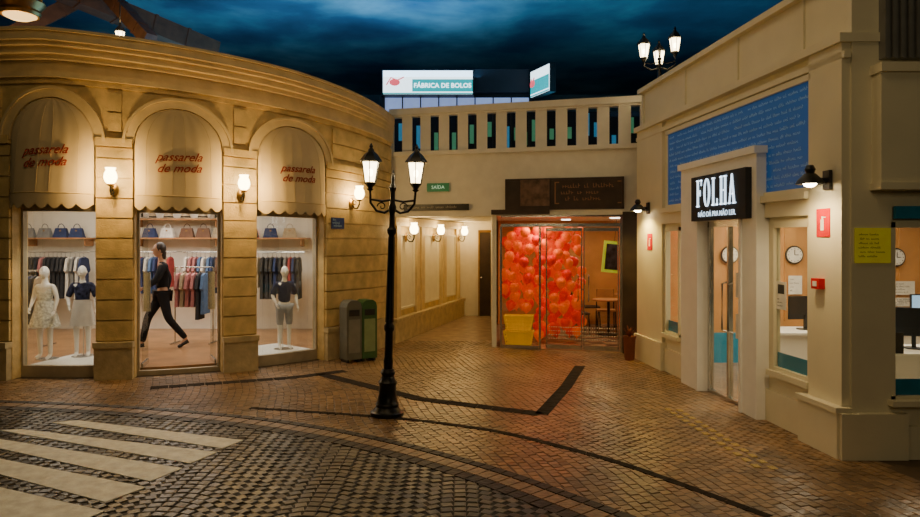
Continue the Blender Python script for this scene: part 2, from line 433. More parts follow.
for c in ARC:
    N=28
    for k in range(N):
        u=-cos(pi*k/N)*HW; v=-cos(pi*(k+1)/N)*HW
        strip(c+u,c+v,zop(c+u,c),zop(c+v,c),4.35)
        strip(c+u,c+v,2.5,2.5,zop(c+(u+v)/2,c)+.02,-.24,-.2,1)  # closed panel hidden behind each awning, put in to block light
struct(mb.build('wall_curved',[M['stone'],M['offwhite']]))
def sector(name,r,z0,z1,m,t0=-48,t1=76,backY=15.0):
    mb=MB(); pts=[]
    for k in range(41):
        th=t0+(t1-t0)*k/40; t=radians(th); pts.append((CX+r*sin(t),CY-r*cos(t)))
    pts+= [(-1.5,backY),(-9.3,backY)]
    mb.prism([(p[0],p[1]) for p in pts],lambda a,d,c:(a,c,d),z0,z1)
    return struct(mb.build(name,m))
sector('ceiling_roof',4.3,3.85,3.9,M['beam']); sector('ceiling_shop',4.3,3.02,3.1,M['shopwall']); sector('floor_shop',4.3,.0,.1,M['woodfloor'])
mb=MB(); mb.box(-9.6,-1.45,15,15.15,0,4.2); struct(mb.build('wall_shop_back',M['shopwall']))
mb=MB(); mb.box(-9.6,-9.4,11.4,15,0,4.2); struct(mb.build('wall_shop_side',M['shopwall']))
mb=MB(); piers=[(-30,-8.0),(7.4,13.5),(28.9,35.0),(50.4,75.5)]
for (a,b) in piers:
    n=max(3,int((b-a)/2)); z=.56
    while z<3.3:
        z1=min(z+.275,3.36); mb.gbox(A,a,b,0,.045,z,z1,n); z+=.295
    mb.gbox(A,a-.0,b+.0,0,.08,3.38,3.5,n)
struct(mb.build('trim_pier_courses',M['stone']))
mb=MB()
for (a,b) in piers:
    n=max(3,int((b-a)/2)); mb.gbox(A,a-.1,b+.1,0,.10,0,.46,n); mb.gbox(A,a-.2,b+.2,0,.13,.46,.54,n)
struct(mb.build('baseboard_curved',M['stone_base']))
mb=MB()
for z in (3.6,3.9):
    for (a,b) in ((-30,-9.9),(9.3,11.6),(30.8,33.1),(52.3,75.5)):
        mb.gbox(A,a,b,0,.03,z,z+.275,max(3,int((b-a)/2)))
mb.gbox(A,-30,75.5,0,.035,4.24,4.33,50)
struct(mb.build('trim_spandrel',M['stone']))
mb=MB()
for (z0,z1,o) in ((4.32,4.4,.09),(4.4,4.56,.05),(4.56,4.63,.13),(4.63,4.72,.22),(4.72,4.78,.3),(4.78,4.9,.36),(4.9,4.94,.4)):
    mb.gbox(A,-40,76,-.3,o,z0,z1,60)
struct(mb.build('trim_cornice',M['stone_lt']))
def arch_mould(c):
    mb=MB(); N=24
    def prof(r0,r1,o):
        for k in range(N):
            p0=pi*k/N;p1=pi*(k+1)/N
            def P(r,p,off): return A(c+math.degrees(r*cos(p)/R),off,SP+r*sin(p))
            mb.hexa([P(r0,p0,0),P(r1,p0,0),P(r1,p1,0),P(r0,p1,0),P(r0,p0,o),P(r1,p0,o),P(r1,p1,o),P(r0,p1,o)])
    prof(RW_,RW_+.11,.06); prof(RW_+.11,RW_+.15,.085)
    return struct(mb.build('trim_arch',M['stone_lt']))
for c in ARC: arch_mould(c)

def awn_surf(c,u,z):
    zt=SP+RW_*.97; zb=2.66
    v=(zt-z)/(zt-zb); w_=RW_*.985
    hw=w_ if z<SP else sqrt(max(0,w_**2-(z-SP)**2))
    out=.0+.22*(max(0,v)**.7)*(max(0,1-abs(u)**2.6))**.6+.03
    return c+math.degrees(hw*u/R), out
labs=['beige arched canvas awning with red script, leftmost on the curved facade','beige arched canvas awning over the shop entrance in the middle arch','beige arched canvas awning with red script, rightmost on the curved facade']
for i,c in enumerate(ARC):
    org=A(c,0,2.6); t=thing('awning',labs[i],'awning',org,0,'arched awnings of the curved shop')
    mb=MB(); zt=SP+RW_*.965
    def fn(u,v):
        z=zt-(zt-2.66)*v; th,o=awn_surf(c,u*2-1,z); return A(th,o+(.0015*cos(u*2*pi*7)),z)
    mb.grid(64,26,fn); mb.build('canopy',M['awning'],t,org)
    mb=MB()
    def fv(u,v):
        th,o=awn_surf(c,u*2-1,2.665); z=2.665-v*(.15+.07*abs(sin(u*pi*7))); return A(th,o+.012,z)
    mb.grid(84,3,fv); mb.build('valance',M['awning'],t,org)
    mb=MB()
    for k in (1,3,4,6):
        u=k/7; mb.tube([A(*( (lambda q:(q[0],q[1]+.001))(awn_surf(c,u*2-1,z)) ),z) for z in [zt-.1-(zt-.1-2.67)*j/14 for j in range(15)]],.003,5)
    mb.tube([A(*( (lambda q:(q[0],q[1]+.014))(awn_surf(c,-1+2*j/30,2.665)) ),2.665) for j in range(31)],.006,5)
    mb.build('seam',M['awning_trim'],t,org)
    # the surface offset is sampled so that letters stand just proud of the cloth
    def FT(x,d,y):
        z=3.18+y*1.0+.06*x; th,o=awn_surf(c,x/RW_,z); return A(th,o+.022+d,z)
    mb=text_mb('passarela\nde moda',.185,FT,extrude=.003,shear=.45,bold=.0015,sx=.9)
    mb.build('lettering',M['redtext'],t,org)

def shopfront(c,door,name):
    org=A(c,-.2,0); t=sthing(name,org)
    mb=MB(); a,b=c-HW,c+HW; zb=.12 if not door else .02
    mb.gbox(A,a,b,-.25,-.17,2.42,2.52,6)
    mb.gbox(A,a,a+.4,-.25,-.17,zb,2.42); mb.gbox(A,b-.4,b,-.25,-.17,zb,2.42)
    mb.gbox(A,a,b,-.25,-.17,0,zb+.05,6)
    mb.build('window_frame' if not door else 'door_frame',M['shopframe'],t,org)
    mb=MB()
    if door:
        for (h,s_) in ((a+.7,1),(b-.7,-1)):
            th=radians(h); px,py,_=A(h,-.25,0); inw=(-sin(th)*.5,cos(th)*.5)
            m2=MB(); F=lambda u,d,z:(px+inw[0]*u*1.0+cos(th)*d, py+inw[1]*u+sin(th)*d, z)
            m2.gbox(F,0,.95,-.006,.006,.12,2.38); lf=m2.build('door_leaf',M['glass_dark'],t,org)
            m2=MB(); m2.gbox(F,.8,.84,-.05,.05,.9,1.5); m2.gbox(F,0,.95,-.015,.015,.10,.17); m2.gbox(F,0,.95,-.015,.015,2.34,2.4); lf2=m2.build('door_handle',M['chrome'],lf)
            lf2.data.transform(Matrix.Translation(-Vector(org)))
    else:
        mb.gbox(A,a+.4,b-.4,-.215,-.205,zb+.05,2.42,8); mb.build('pane',M['glass'],t,org)
shopfront(ARC[0],False,'window_1'); shopfront(ARC[1],True,'door_1'); shopfront(ARC[2],False,'window_2')
for i,(c,l) in enumerate(((ARC[0],'low white display platform inside the leftmost arched window'),(ARC[2],'low white display platform inside the rightmost arched window'))):
    mb=MB(); mb.gbox(A,c-7.2,c+7.2,-1.3,-.32,.1,.16,8); o=mb.build('display_platform',M['white'],origin=A(c,-.8,.1)); tag(o,l,'platform')

def make_sconce(label,group,loc,rz,s=1.0):
    t=thing('wall_sconce',label,'wall lamp',loc,rz,group)
    mb=MB(); mb.lathe([(.0,0),(.05,0),(.055,.015),(.03,.03),(0,.035)],(0,0,0),14)
    mb.v=[(x,-z,y*1.6) for x,y,z in mb.v]; mb.build('backplate',M['brass'],t)
    mb=MB(); mb.tube([(0,-.02,-.02),(0,-.07,-.07),(0,-.13,-.07),(0,-.16,-.01),(0,-.16,.04)],.012,8)
    mb.tube([(0,-.02,.03),(0,-.06,.05),(0,-.1,.02),(0,-.08,-.02),(0,-.05,0)],.007,6)
    mb.build('arm',M['iron'],t)
    mb=MB(); mb.lathe([(.01,0),(.035,.01),(.05,.03),(.03,.035)],(0,-.16,.03),14); mb.build('cup',M['brass'],t)
    mb=MB(); mb.lathe([(.03,.0),(.062,.03),(.078,.08),(.07,.13),(.05,.17),(.062,.2)],(0,-.16,.06),18); mb.build('shade',M['sconceglow'],t)
    t.scale=(s,s,s); return t
sc0=None
slabs=['small brass wall sconce glowing between the left and middle arches','small brass wall sconce glowing between the middle and right arches','small brass wall sconce on the curved wall above the bins']
for i,(th,z) in enumerate(((10.5,2.74),(32.0,2.74),(57.5,2.74))):
    p=A(th,.045,z)
    if sc0 is None: sc0=make_sconce(slabs[0],'wall sconces on the curved facade',p,radians(th),1.15)
    else: dup(sc0,p,radians(th),slabs[i],'wall sconces on the curved facade')
    q=A(th,.38,z+.16); light('POINT',q,46,WARM,.06)

mb=MB(); mb.gbox(A,51.6,55.2,.05,.065,2.22,2.44,3); o=mb.build('street_name_plate',M['blueplate'],origin=A(53.4,.05,2.33)); tag(o,'small dark blue street plate on the yellow stone wall','sign')
mb=MB(); FP=lambda a,d,c:A(51.9+a/R*57.3,.066+d,2.25+c); scribble(mb,FP,0,.24,0,.17,3,.045,.002,4); x=mb.build('lettering',M['whiteink'],o,A(53.4,.05,2.33))

# ------------------------------------------------------------------ passage
P0=Vector((-1.33,13.6)); P1=Vector((0.0,18.5)); PL=(P1-P0).length; pd=(P1-P0)/PL; pn=Vector((pd.y,-pd.x))
def PW(s,d,z): p=P0+pd*s+pn*d; return (p.x,p.y,z)
mb=MB(); mb.gbox(PW,0,PL,-.2,0,0,2.47); struct(mb.build('wall_passage',M['stone']))
mb=MB(); mb.gbox(PW,-.1,PL,0,.12,0,.4); mb.gbox(PW,-.1,PL,0,.15,.4,.47); struct(mb.build('baseboard_passage',M['stone_base']))
mb=MB()
for s_ in (.15,1.35,1.7,3.1,3.4,4.55): mb.gbox(PW,s_,s_+.22,0,.06,.47,2.3)
mb.gbox(PW,0,PL,0,.1,2.28,2.45)
struct(mb.build('trim_passage',M['stone_lt']))
mb=MB()
for (a,b) in ((.42,1.3),(1.97,3.05),(3.67,4.5)):
    mb.gbox(PW,a,b,0,.012,.6,2.12)
    for q in (a,b-.04): mb.gbox(PW,q,q+.04,.012,.04,.6,2.12)
    for z in (.6,2.08): mb.gbox(PW,a,b,.012,.04,z,z+.04)
struct(mb.build('trim_passage_panel',M['panelwhite']))
for i,t_ in enumerate((.131,.503,.92)):
    s_=t_*PL; p=PW(s_,.05,2.05); rz=atan2(pn.x,-pn.y)
    dup(sc0,p,rz,['glowing wall sconce in the passage, nearest the street lamp','glowing wall sconce in the passage, middle of the three','glowing wall sconce in the passage, farthest along the wall'][i],'wall sconces in the passage',1.15)
    light('POINT',PW(s_,.36,2.2),9,WARM,.05)
mb=MB(); mb.box(-.05,1.4,18.5,18.65,0,2.47); struct(mb.build('wall_passage_end',M['offwhite']))
t=sthing('door_2',(.7,18.45,0)); mb=MB(); mb.box(.52,.80,18.44,18.49,0,2.2); mb.build('door_panel',M['darkwood'],t,(.7,18.45,0))
mb=MB(); mb.box(.48,.52,18.4,18.5,0,2.25); mb.box(.48,.82,18.4,18.5,2.2,2.26); mb.build('door_frame',M['brass'],t,(.7,18.45,0))
mb=MB(); mb.lathe([(.02,0),(.025,.02),(.01,.04)],(.56,18.42,1.0),10); mb.build('door_handle',M['chrome'],t,(.7,18.45,0))
mb=MB(); mb.hexa([(-1.4,13.7,2.47),(.8,13.2,2.47),(1.3,18.6,2.47),(-.1,18.6,2.47),(-1.4,13.7,2.5),(.8,13.2,2.5),(1.3,18.6,2.5),(-.1,18.6,2.5)]); struct(mb.build('ceiling_passage',M['offwhite']))

# ------------------------------------------------------------------ back facade
def FB(x,d,z): return (x, 13.224-.289*x-d, z)
def fx(px,d=0):
    k=(px-460)/F7; return k*(13.224-d)/(1+.289*k)
mb=MB(); mb.gbox(FB,-1.4,3.35,-.3,0,2.5,3.62); struct(mb.build('wall_fascia',M['offwhite']))
mb=MB(); mb.gbox(FB,-1.4,3.3,0,.04,2.45,2.56); mb.gbox(FB,-1.4,3.3,0,.06,3.62,3.70); mb.gbox(FB,-1.4,3.3,-.3,0,3.62,3.7); mb.gbox(FB,-1.4,3.3,0,.025,2.56,2.6); struct(mb.build('trim_fascia',M['offwhite']))
mb=MB(); n=13; x0=-1.38; x1=3.28; pitch=(x1-x0)/n; hwid=.08
for i in range(n):
    c=x0+pitch*(i+.5)
    mb.gbox(FB,c-pitch/2,c-hwid,-.08,-.02,3.7,4.42); mb.gbox(FB,c+hwid,c+pitch/2,-.08,-.02,3.7,4.42)
mb.gbox(FB,x0,x1+.02,-.2,.03,4.42,4.54); mb.gbox(FB,x0,x1,-.18,0,4.38,4.42)
struct(mb.build('trim_balustrade',M['offwhite']))
mb=MB(); mb.box(-4,9,13.9,24,3.55,3.65); struct(mb.build('floor_upper',M['nearblack']))
t=thing('upper_kiosk','bright upstairs shop behind the balustrade under a lit sign','shop',(0,17,3.65))
org=(0,17,3.65)
mb=MB(); mb.box(-1.9,4.5,17.0,17.1,3.65,5.12); mb.box(-1.9,1.75,17.0,20,5.46,5.55); mb.box(-1.95,-1.85,17,20,3.65,5.5); mb.box(1.7,1.8,17,20,5.12,5.5); mb.build('wall',M['nearblack'],t,org)
mb=MB(); mb.box(-1.85,1.7,17.02,17.06,5.12,5.46); mb.build('lit_strip',mat('cool_strip',(.5,.6,.9),.4,emit=.6,ec=(.36,.5,.95)),t,org)
mb=MB()
for k in range(9): mb.box(-1.85+k*.44,-1.82+k*.44,16.97,17.0,3.65,5.46)
mb.build('mullion',M['black'],t,org)
rr=random.Random(3); tg=mat('teal_glow',(.1,.5,.5),.4,emit=.3,ec=(.05,.3,.6)); gg=mat('green_glow',(.1,.4,.2),.4,emit=.25,ec=(.1,.4,.2))
for k in range(28):
    x=-1.7+k*.215; z=4.1+rr.random()*.5; mb=MB(); mb.box(x,x+.1,16.93,16.96,z,z+.2+rr.random()*.35); mb.build('lit_panel',tg if rr.random()<.5 else gg,t,org)
def lit_sign(loc,rz,w_,h_,label,txt,sz):
    t=thing('lit_sign',label,'sign',loc,rz)
    mb=MB(); mb.box(0,w_,0,.15,0,h_); mb.build('sign_box',M['black'],t)
    mb=MB(); mb.box(.03,w_-.03,-.012,0,.03,h_-.03); mb.build('sign_face',M['signwhite'],t)
    FS=lambda x,d,z:(x,-.013-d,z)
    mb=MB(); mb.gbox(FS,w_*.33 if txt else .03,w_-.03,0,.004,h_*.14,h_*.62); mb.gbox(FS,.03,w_-.03,0,.004,.03,h_*.10); mb.build('colour_band',M['signteal'],t)
    mb=MB(); mb.lathe([(0,0),(.085,0),(.08,.005)],(0,0,0),16)
    c=(w_*.14,h_*.5)
    mb.v=[(c[0]+x*1.5,-.016-z,c[1]+y) for x,y,z in mb.v]
    mb2=MB(); mb2.tube([(w_*.05,-.02,h_*.4),(w_*.1,-.02,h_*.68),(w_*.17,-.02,h_*.58),(w_*.24,-.02,h_*.7)],.016,6)
    mb.add(mb2.v,mb2.f); mb.build('emblem',M['signpink'],t)
    if txt:
        mb=text_mb(txt,sz,lambda x,d,z:(w_*.66+x,-.02-d,h_*.37+z),bold=.003); mb.build('lettering',M['signwhite'],t)
    return t
lit_sign((-1.87,16.75,5.46),0,2.2,.62,'long lit white and teal shop sign above the upstairs shop','FÁBRICA DE BOLOS',.155)
lit_sign((1.68,16.7,5.36),radians(-68),.95,.66,'short lit sign turned sideways at the end of the upstairs shop','',.1)
mb=MB(); mb.box(.34,1.66,16.80,16.98,5.56,6.1); o=mb.build('fascia_board',M['nearblack'],origin=(1,16.9,5.56)); tag(o,'dark board between the two lit upstairs signs','board')

t=thing('shop_signboard','long dark brown board with faint lettering above the balloon shop','sign',FB(fx(563),0,2.56))
org=FB(fx(563),0,2.56); a,b=fx(505),fx(623)
mb=MB(); mb.gbox(FB,a,b,0,.07,2.55,3.12); mb.build('board',M['darkwood'],t,org)
mb=MB(); 
for (p,q,r_,s_) in ((a,b,3.08,3.12),(a,b,2.55,2.59),(a,a+.04,2.55,3.12),(b-.04,b,2.55,3.12)): mb.gbox(FB,p,q,.07,.085,r_,s_)
mb.build('frame',M['darkwood'],t,org)
gold=mat('faded_gold',(.30,.14,.06),.5)
mb=MB(); FS=lambda x,d,z:FB(fx(554)+x,.075+d,2.6+z); scribble(mb,FS,.1,1.08,.08,.42,3,.085,.003,9,1.0)
for xx,s_ in ((.0,1),(1.15,-1)):
    mb.gbox(FS,xx,xx+.02,0,.004,.05,.45); mb.gbox(FS,min(xx,xx+.08*s_),max(xx,xx+.08*s_),0,.004,.43,.45); mb.gbox(FS,min(xx,xx+.08*s_),max(xx,xx+.08*s_),0,.004,.05,.07)
mb.build('lettering',gold,t,org)
mb=MB(); mb.gbox(FB,fx(520),fx(549),.075,.09,2.62,3.1); mb.build('faded_patch',mat('faded_paint',(.13,.075,.05),.6,var=.6,scale=8),t,org)
mb=MB(); mb.gbox(FB,fx(491),fx(549),.06,.09,2.47,2.56); mb.build('lower_rail',M['darkwood'],t,org)
t=thing('exit_sign','small green illuminated exit sign on the white fascia','sign',FB(fx(438),.02,2.96)); org=FB(fx(438),.02,2.96)
mb=MB(); mb.gbox(FB,fx(427),fx(449),0,.05,2.92,3.08); mb.build('sign_box',M['exitgreen'],t,org)
mb=text_mb('SAÍDA',.09,lambda x,d,z:FB(fx(438)+x,.055+d,3.0+z)); mb.build('lettering',mat('exit_letters',(.6,.8,.65),.4,emit=.5,ec=(.5,.9,.6)),t,org)
t=thing('wall_plaque','narrow dark plaque along the lower edge of the white fascia','sign',FB(fx(437),.04,2.6)); org=FB(fx(437),.04,2.6)
mb=MB(); mb.gbox(FB,fx(404),fx(469),.04,.07,2.56,2.68); mb.build('plate',M['black'],t,org)
mb=MB(); scribble(mb,lambda x,d,z:FB(fx(404)+.05+x,.071+d,2.57+z),0,1.05,0,.1,1,.05,.003,11,1); mb.build('lettering',mat('pale_lettering',(.4,.36,.28),.5),t,org)

mb=MB(); mb.hexa([(.60,13.06,0),(.68,13.04,0),(.90,18.5,0),(.82,18.5,0),(.60,13.06,2.47),(.68,13.04,2.47),(.90,18.5,2.47),(.82,18.5,2.47)]); struct(mb.build('wall_party_left',M['offwhite']))
mb=MB(); mb.box(.9,4.2,16.6,16.7,0,2.47); struct(mb.build('wall_party_back',M['orangewall']))
mb=MB(); mb.box(4.1,4.2,12.4,16.6,0,2.47); struct(mb.build('wall_party_right',M['shopwall']))
mb=MB(); mb.hexa([(.7,13.0,2.45),(4.2,12.0,2.45),(4.2,16.6,2.45),(.9,16.6,2.45),(.7,13.0,2.5),(4.2,12.0,2.5),(4.2,16.6,2.5),(.9,16.6,2.5)]); struct(mb.build('ceiling_party',M['shopwall']))
mb=MB(); mb.hexa([FB(.74,0,-.01),FB(3.3,0,-.01),(4.2,16.6,-.01),(.9,16.6,-.01),FB(.74,0,.010),FB(3.3,0,.010),(4.2,16.6,.010),(.9,16.6,.010)])
for i in range(12):
    for j in range(12):
        if (i+j)%2: 
            x=.95+i*.26; y=13.1+j*.28
            if x<4.0: mb.box(x,x+.26,y,y+.28,.009,.012,1)
struct(mb.build('floor_party',[M['tile'],mat('dark_check_tile',(.10,.05,.03),.3)]))
xs=[fx(501),fx(540),fx(546),fx(583),fx(621)]
t=sthing('window_3',FB(fx(540),0,0)); org=FB(fx(540),0,0)
mb=MB()
for x_ in (xs[0],xs[1],xs[4]): mb.gbox(FB,x_-.018,x_+.018,-.06,0,0,2.26)
mb.gbox(FB,xs[0],xs[4],-.07,0.02,2.24,2.30); mb.gbox(FB,xs[0],xs[1],-.06,0,0,.06); mb.gbox(FB,xs[0],xs[4],-.06,-.02,2.42,2.5)
mb.build('window_frame',M['chrome'],t,org)
mb=MB(); mb.gbox(FB,xs[0],xs[1],-.035,-.025,.06,2.24); mb.gbox(FB,xs[0],xs[4],-.035,-.025,2.30,2.45); mb.build('pane',M['glass'],t,org)
t=sthing('door_3',FB(fx(565),0,0)); org=FB(fx(565),0,0)
for (a,b) in ((xs[2],xs[3]-.01),(xs[3]+.01,xs[4]-.03)):
    mb=MB(); mb.gbox(FB,a,b,-.035,-.025,.05,2.2); lf=mb.build('door_leaf',M['glass'],t,org)
    mb=MB(); mb.gbox(FB,a,b,-.045,-.015,.02,.1); mb.gbox(FB,a,b,-.045,-.015,2.16,2.22); mb.gbox(FB,a,a+.02,-.045,-.015,.05,2.2); mb.gbox(FB,b-.02,b,-.045,-.015,.05,2.2); mb.build('door_rail',M['chrome'],lf)
    lf.children[0].data.transform(Matrix.Translation(-Vector(org)))
for s_ in (xs[3]-.09,xs[3]+.09):
    mb=MB(); mb.tube([FB(s_,-.02,.9),FB(s_,.04,.92),FB(s_,.04,1.35),FB(s_,-.02,1.37)],.012,8); mb.build('door_handle',M['chrome'],t,org)
mb=MB()
for i in range(28):
    for j in range(4):
        x=xs[2]+.05+i*(xs[4]-xs[2]-.12)/28; mb.gbox(FB,x,x+.018,-.02,-.018,.2+j*.07,.2+j*.07+.018)
mb.build('dot_decal',M['paper'],t,org)
mb=MB(); mb.gbox(FB,fx(622),fx(640),-.15,.06,0,2.5); o=mb.build('trim_4',M['darkwood']); struct(o)
def balloon(m):
    t=thing('balloon','','balloon',(0,0,0)); mb=MB(); mb.lathe([(.010,0),(.045,.022),(.082,.07),(.100,.122),(.094,.17),(.06,.208),(.018,.222)],(0,0,0),14); mb.build('bladder',m,t)
    mb=MB(); mb.lathe([(.016,-.018),(.007,-.005),(.010,.004)],(0,0,0),8); mb.build('knot',m,t); return t
protos={}
pts=[]; rr=random.Random(5); tries=0
while len(pts)<170 and tries<60000:
    tries+=1; px=rr.uniform(505,582); py=rr.uniform(230,338)
    if px<537 and py>308: continue
    Y=rr.uniform(13.55,14.25)
    p=at(px,py,Y)
    if p.x<.88 or p.z<.14 or p.z>2.32: continue
    if any((p-q).length<.172 for q in pts): continue
    pts.append(p)
for p in pts:
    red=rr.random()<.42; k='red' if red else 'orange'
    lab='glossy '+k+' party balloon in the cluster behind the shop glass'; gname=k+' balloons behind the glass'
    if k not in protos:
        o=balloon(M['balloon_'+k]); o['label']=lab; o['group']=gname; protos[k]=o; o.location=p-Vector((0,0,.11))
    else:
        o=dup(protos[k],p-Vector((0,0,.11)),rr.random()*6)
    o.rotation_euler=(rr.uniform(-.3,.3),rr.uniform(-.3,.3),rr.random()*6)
def basket(loc,label):
    t=thing('shopping_basket',label,'basket',loc,-.2,'yellow baskets behind the glass')
    mb=MB()
    W0,W1,D0,D1,H=.22,.27,.11,.14,.28
    mb.hexa([(-W0,-D0,0),(W0,-D0,0),(W0,D0,0),(-W0,D0,0),(-W0,-D0,.01),(W0,-D0,.01),(W0,D0,.01),(-W0,D0,.01)])
    for z in (.02,.085,.15,.215,.25):
        k=z/H; w_=W0+(W1-W0)*k; d=D0+(D1-D0)*k; h=.03
        mb.box(-w_,w_,-d-.004,-d+.004,z,z+h); mb.box(-w_,w_,d-.004,d+.004,z,z+h); mb.box(-w_-.004,-w_+.004,-d,d,z,z+h); mb.box(w_-.004,w_+.004,-d,d,z,z+h)
    for i in range(9):
        u=-1+2*i/8
        for s_ in (-1,1): mb.hexa([(W0*u-.010,s_*D0-.004,0),(W0*u+.010,s_*D0-.004,0),(W0*u+.010,s_*D0+.004,0),(W0*u-.010,s_*D0+.004,0),(W1*u-.010,s_*D1-.004,H),(W1*u+.010,s_*D1-.004,H),(W1*u+.010,s_*D1+.004,H),(W1*u-.010,s_*D1+.004,H)])
    mb.build('basket_body',M['yellow'],t)
    mb=MB(); mb.tube([(-.275,0,.26),(-.27,-.12,.27),(-.22,-.155,.27),(.22,-.155,.27),(.27,-.12,.27),(.275,0,.26)],.009,6); mb.build('handle',M['yellow'],t)
    return t
b0=basket((1.11,13.22,.015),'bright yellow plastic basket behind the glass, lower of the two')
dup(b0,(1.11,13.22,.305),-.16,'bright yellow plastic basket behind the glass, stacked on another basket')
c=at(613,257,14.2); t=thing('framed_picture','dark picture in a tilted lime green frame inside the balloon shop','picture',c); t.rotation_euler=(0,.1,0)
mb=MB(); mb.box(-.21,.21,-.02,.02,-.32,.32); mb.build('frame',M['greenyellow'],t); mb=MB(); mb.box(-.155,.155,-.03,-.02,-.26,.26); mb.build('print',mat('dark_print',(.08,.09,.12),.5,var=.8,scale=9),t)
mb=MB(); mb.tube([(0,0,.32),(0,0,2.45-c.z)],.005,5); mb.build('cord',M['black'],t)
def table(loc,label):
    t=thing('cafe_table',label,'table',loc); mb=MB(); mb.lathe([(0,.72),(.33,.72),(.34,.735),(.33,.75),(0,.75)],(0,0,0),24); mb.build('tabletop',M['wood'],t)
    mb=MB(); mb.tube([(0,0,.02),(0,0,.72)],.03,10); mb.build('pedestal',M['iron'],t); mb=MB(); mb.lathe([(.22,0),(.22,.02),(.05,.04)],(0,0,0),20); mb.build('foot',M['iron'],t); return t
def chair(loc,rz,label,m):
    t=thing('cafe_chair',label,'chair',loc,rz); mb=MB(); mb.box(-.2,.2,-.2,.2,.43,.47); mb.build('seat',m,t)
    mb=MB(); mb.box(-.2,.2,.17,.2,.62,.9); mb.build('backrest',m,t)
    for (x,y) in ((-.18,-.18),(.18,-.18),(-.18,.18),(.18,.18)):
        mb=MB(); mb.tube([(x*1.1,y*1.1,0),(x,y,.43 if y<0 else .9)],.014,6); mb.build('leg',M['iron'],t)
    return t
table((3.12,14.7,.012),'small round wooden table inside the balloon shop')
chair((2.48,14.7,.012),radians(95),'dark wooden chair left of the round table in the balloon shop',M['darkwood'])
chair((3.2,15.35,.012),radians(-6),'warm wooden chair behind the nearer round table in the balloon shop',M['wood'])
table((3.75,16.1,.012),'small round wooden table at the back of the balloon shop')
chair((3.0,16.15,.012),radians(90),'dark wooden chair beside the rear table in the balloon shop',M['darkwood'])
t=thing('tall_planter','dark reddish tall pot with leafy plant beside the dark shop pillar','planter',(2.82,11.65,0))
mb=MB(); mb.lathe([(.07,0),(.085,.05),(.10,.35),(.115,.4),(.1,.4),(.09,.37)],(0,0,0),18); mb.build('pot',M['terracotta'],t)
mb=MB(); rr=random.Random(2)
for k in range(34):
    a=rr.random()*6.28; e=rr.uniform(.7,1.4); L=rr.uniform(.12,.24); b=Vector((cos(a)*cos(e),sin(a)*cos(e),sin(e)))*L; s_=Vector((-sin(a),cos(a),0))*.02
    m_=b*.55; mb.add([(0,0,.38),tuple(m_+s_+Vector((0,0,.38))),tuple(b+Vector((0,0,.36))),tuple(m_-s_+Vector((0,0,.38)))],[(0,1,2,3)])
mb.build('foliage',mat('red_leaves',(.22,.06,.03),.6,var=.5),t)
light('AREA',(2.9,14.8,2.42),34,(1,.68,.4),1.4); light('AREA',(1.5,13.32,2.4),17,(1,.6,.32),.4)
for (x,y) in ((2.3,15.2),(3.1,14.0)):
    mb=MB(); mb.lathe([(.0,0),(.09,0),(.1,.012),(.11,.02)],(0,0,-.02),20); o=mb.build('ceiling_light',M['panel_light'],loc=(x,y,2.45)); tag(o,'round recessed ceiling light in the balloon shop','ceiling light','ceiling lights of the balloon shop')

# ------------------------------------------------------------------ RIGHT building
KS=1.03
def zs(z): return z if z<=2 else 2+(z-2)*KS
def RWf(y,d,z): return (4.161-.093*y*KS-d, y*KS, zs(z))
def ry(px,d=0): return (4.04-d)*F7/(px-394.9)
def bx3(mb,x0,x1,y0,y1,z0,z1): mb.box(x0*KS,x1*KS,y0*KS,y1*KS,zs(z0),zs(z1))
TH=-.05
mb=MB()
mb.gbox(RWf,10.44,11.54,TH,0,0,2.5)
mb.gbox(RWf,9.85,10.44,TH,0,0,.57); mb.gbox(RWf,9.85,10.44,TH,0,2.19,2.5)
mb.gbox(RWf,9.0,9.85,TH,0,0,2.5); mb.gbox(RWf,7.9,9.0,TH,0,2.2,2.5); mb.gbox(RWf,7.48,7.9,TH,0,0,2.5)
mb.gbox(RWf,6.76,7.48,TH,0,0,.57); mb.gbox(RWf,6.76,7.48,TH,0,2.19,2.5)
mb.gbox(RWf,6.24,6.76,TH,0,0,2.5)
mb.gbox(RWf,6.24,11.54,TH,0,2.5,3.8)
mb.gbox(RWf,6.24,11.54,-.35,-.04,3.8,4.42)
mb.box(3.08,9,11.78,11.88,0,4.45)
struct(mb.build('wall_right_shop',M['cream']))
mb=MB()
mb.gbox(RWf,6.24,6.74,0,.06,0,3.8); mb.gbox(RWf,10.46,11.54,0,.05,0,3.8)
mb.gbox(RWf,6.2,11.56,-.35,.10,3.76,3.84); mb.gbox(RWf,6.2,11.56,0,.06,3.62,3.68)
mb.gbox(RWf,6.2,11.56,-.35,.04,4.4,4.47)
for p in (683,735,800): mb.gbox(RWf,ry(p)-.02,ry(p)+.02,-.04,-.02,3.84,4.4)
mb.gbox(RWf,6.74,7.56,0,.05,2.24,2.44); mb.gbox(RWf,6.74,7.56,0,.10,2.4,2.47)
mb.gbox(RWf,9.6,10.46,0,.05,2.24,2.44); mb.gbox(RWf,9.6,10.46,0,.10,2.4,2.47)
struct(mb.build('trim_right_shop',M['cream']))
mb=MB(); mb.gbox(RWf,6.20,6.80,0,.13,0,.42); mb.gbox(RWf,6.18,6.82,0,.15,.42,.47); mb.gbox(RWf,6.80,7.56,0,.04,0,.35); mb.gbox(RWf,10.40,11.56,0,.1,0,.42); mb.gbox(RWf,9.7,10.40,0,.04,0,.35)
bx3(mb,3.36,3.95,6.16,6.24,0,.42); bx3(mb,3.95,9,6.18,6.24,0,.3)
struct(mb.build('baseboard_right',M['cream']))
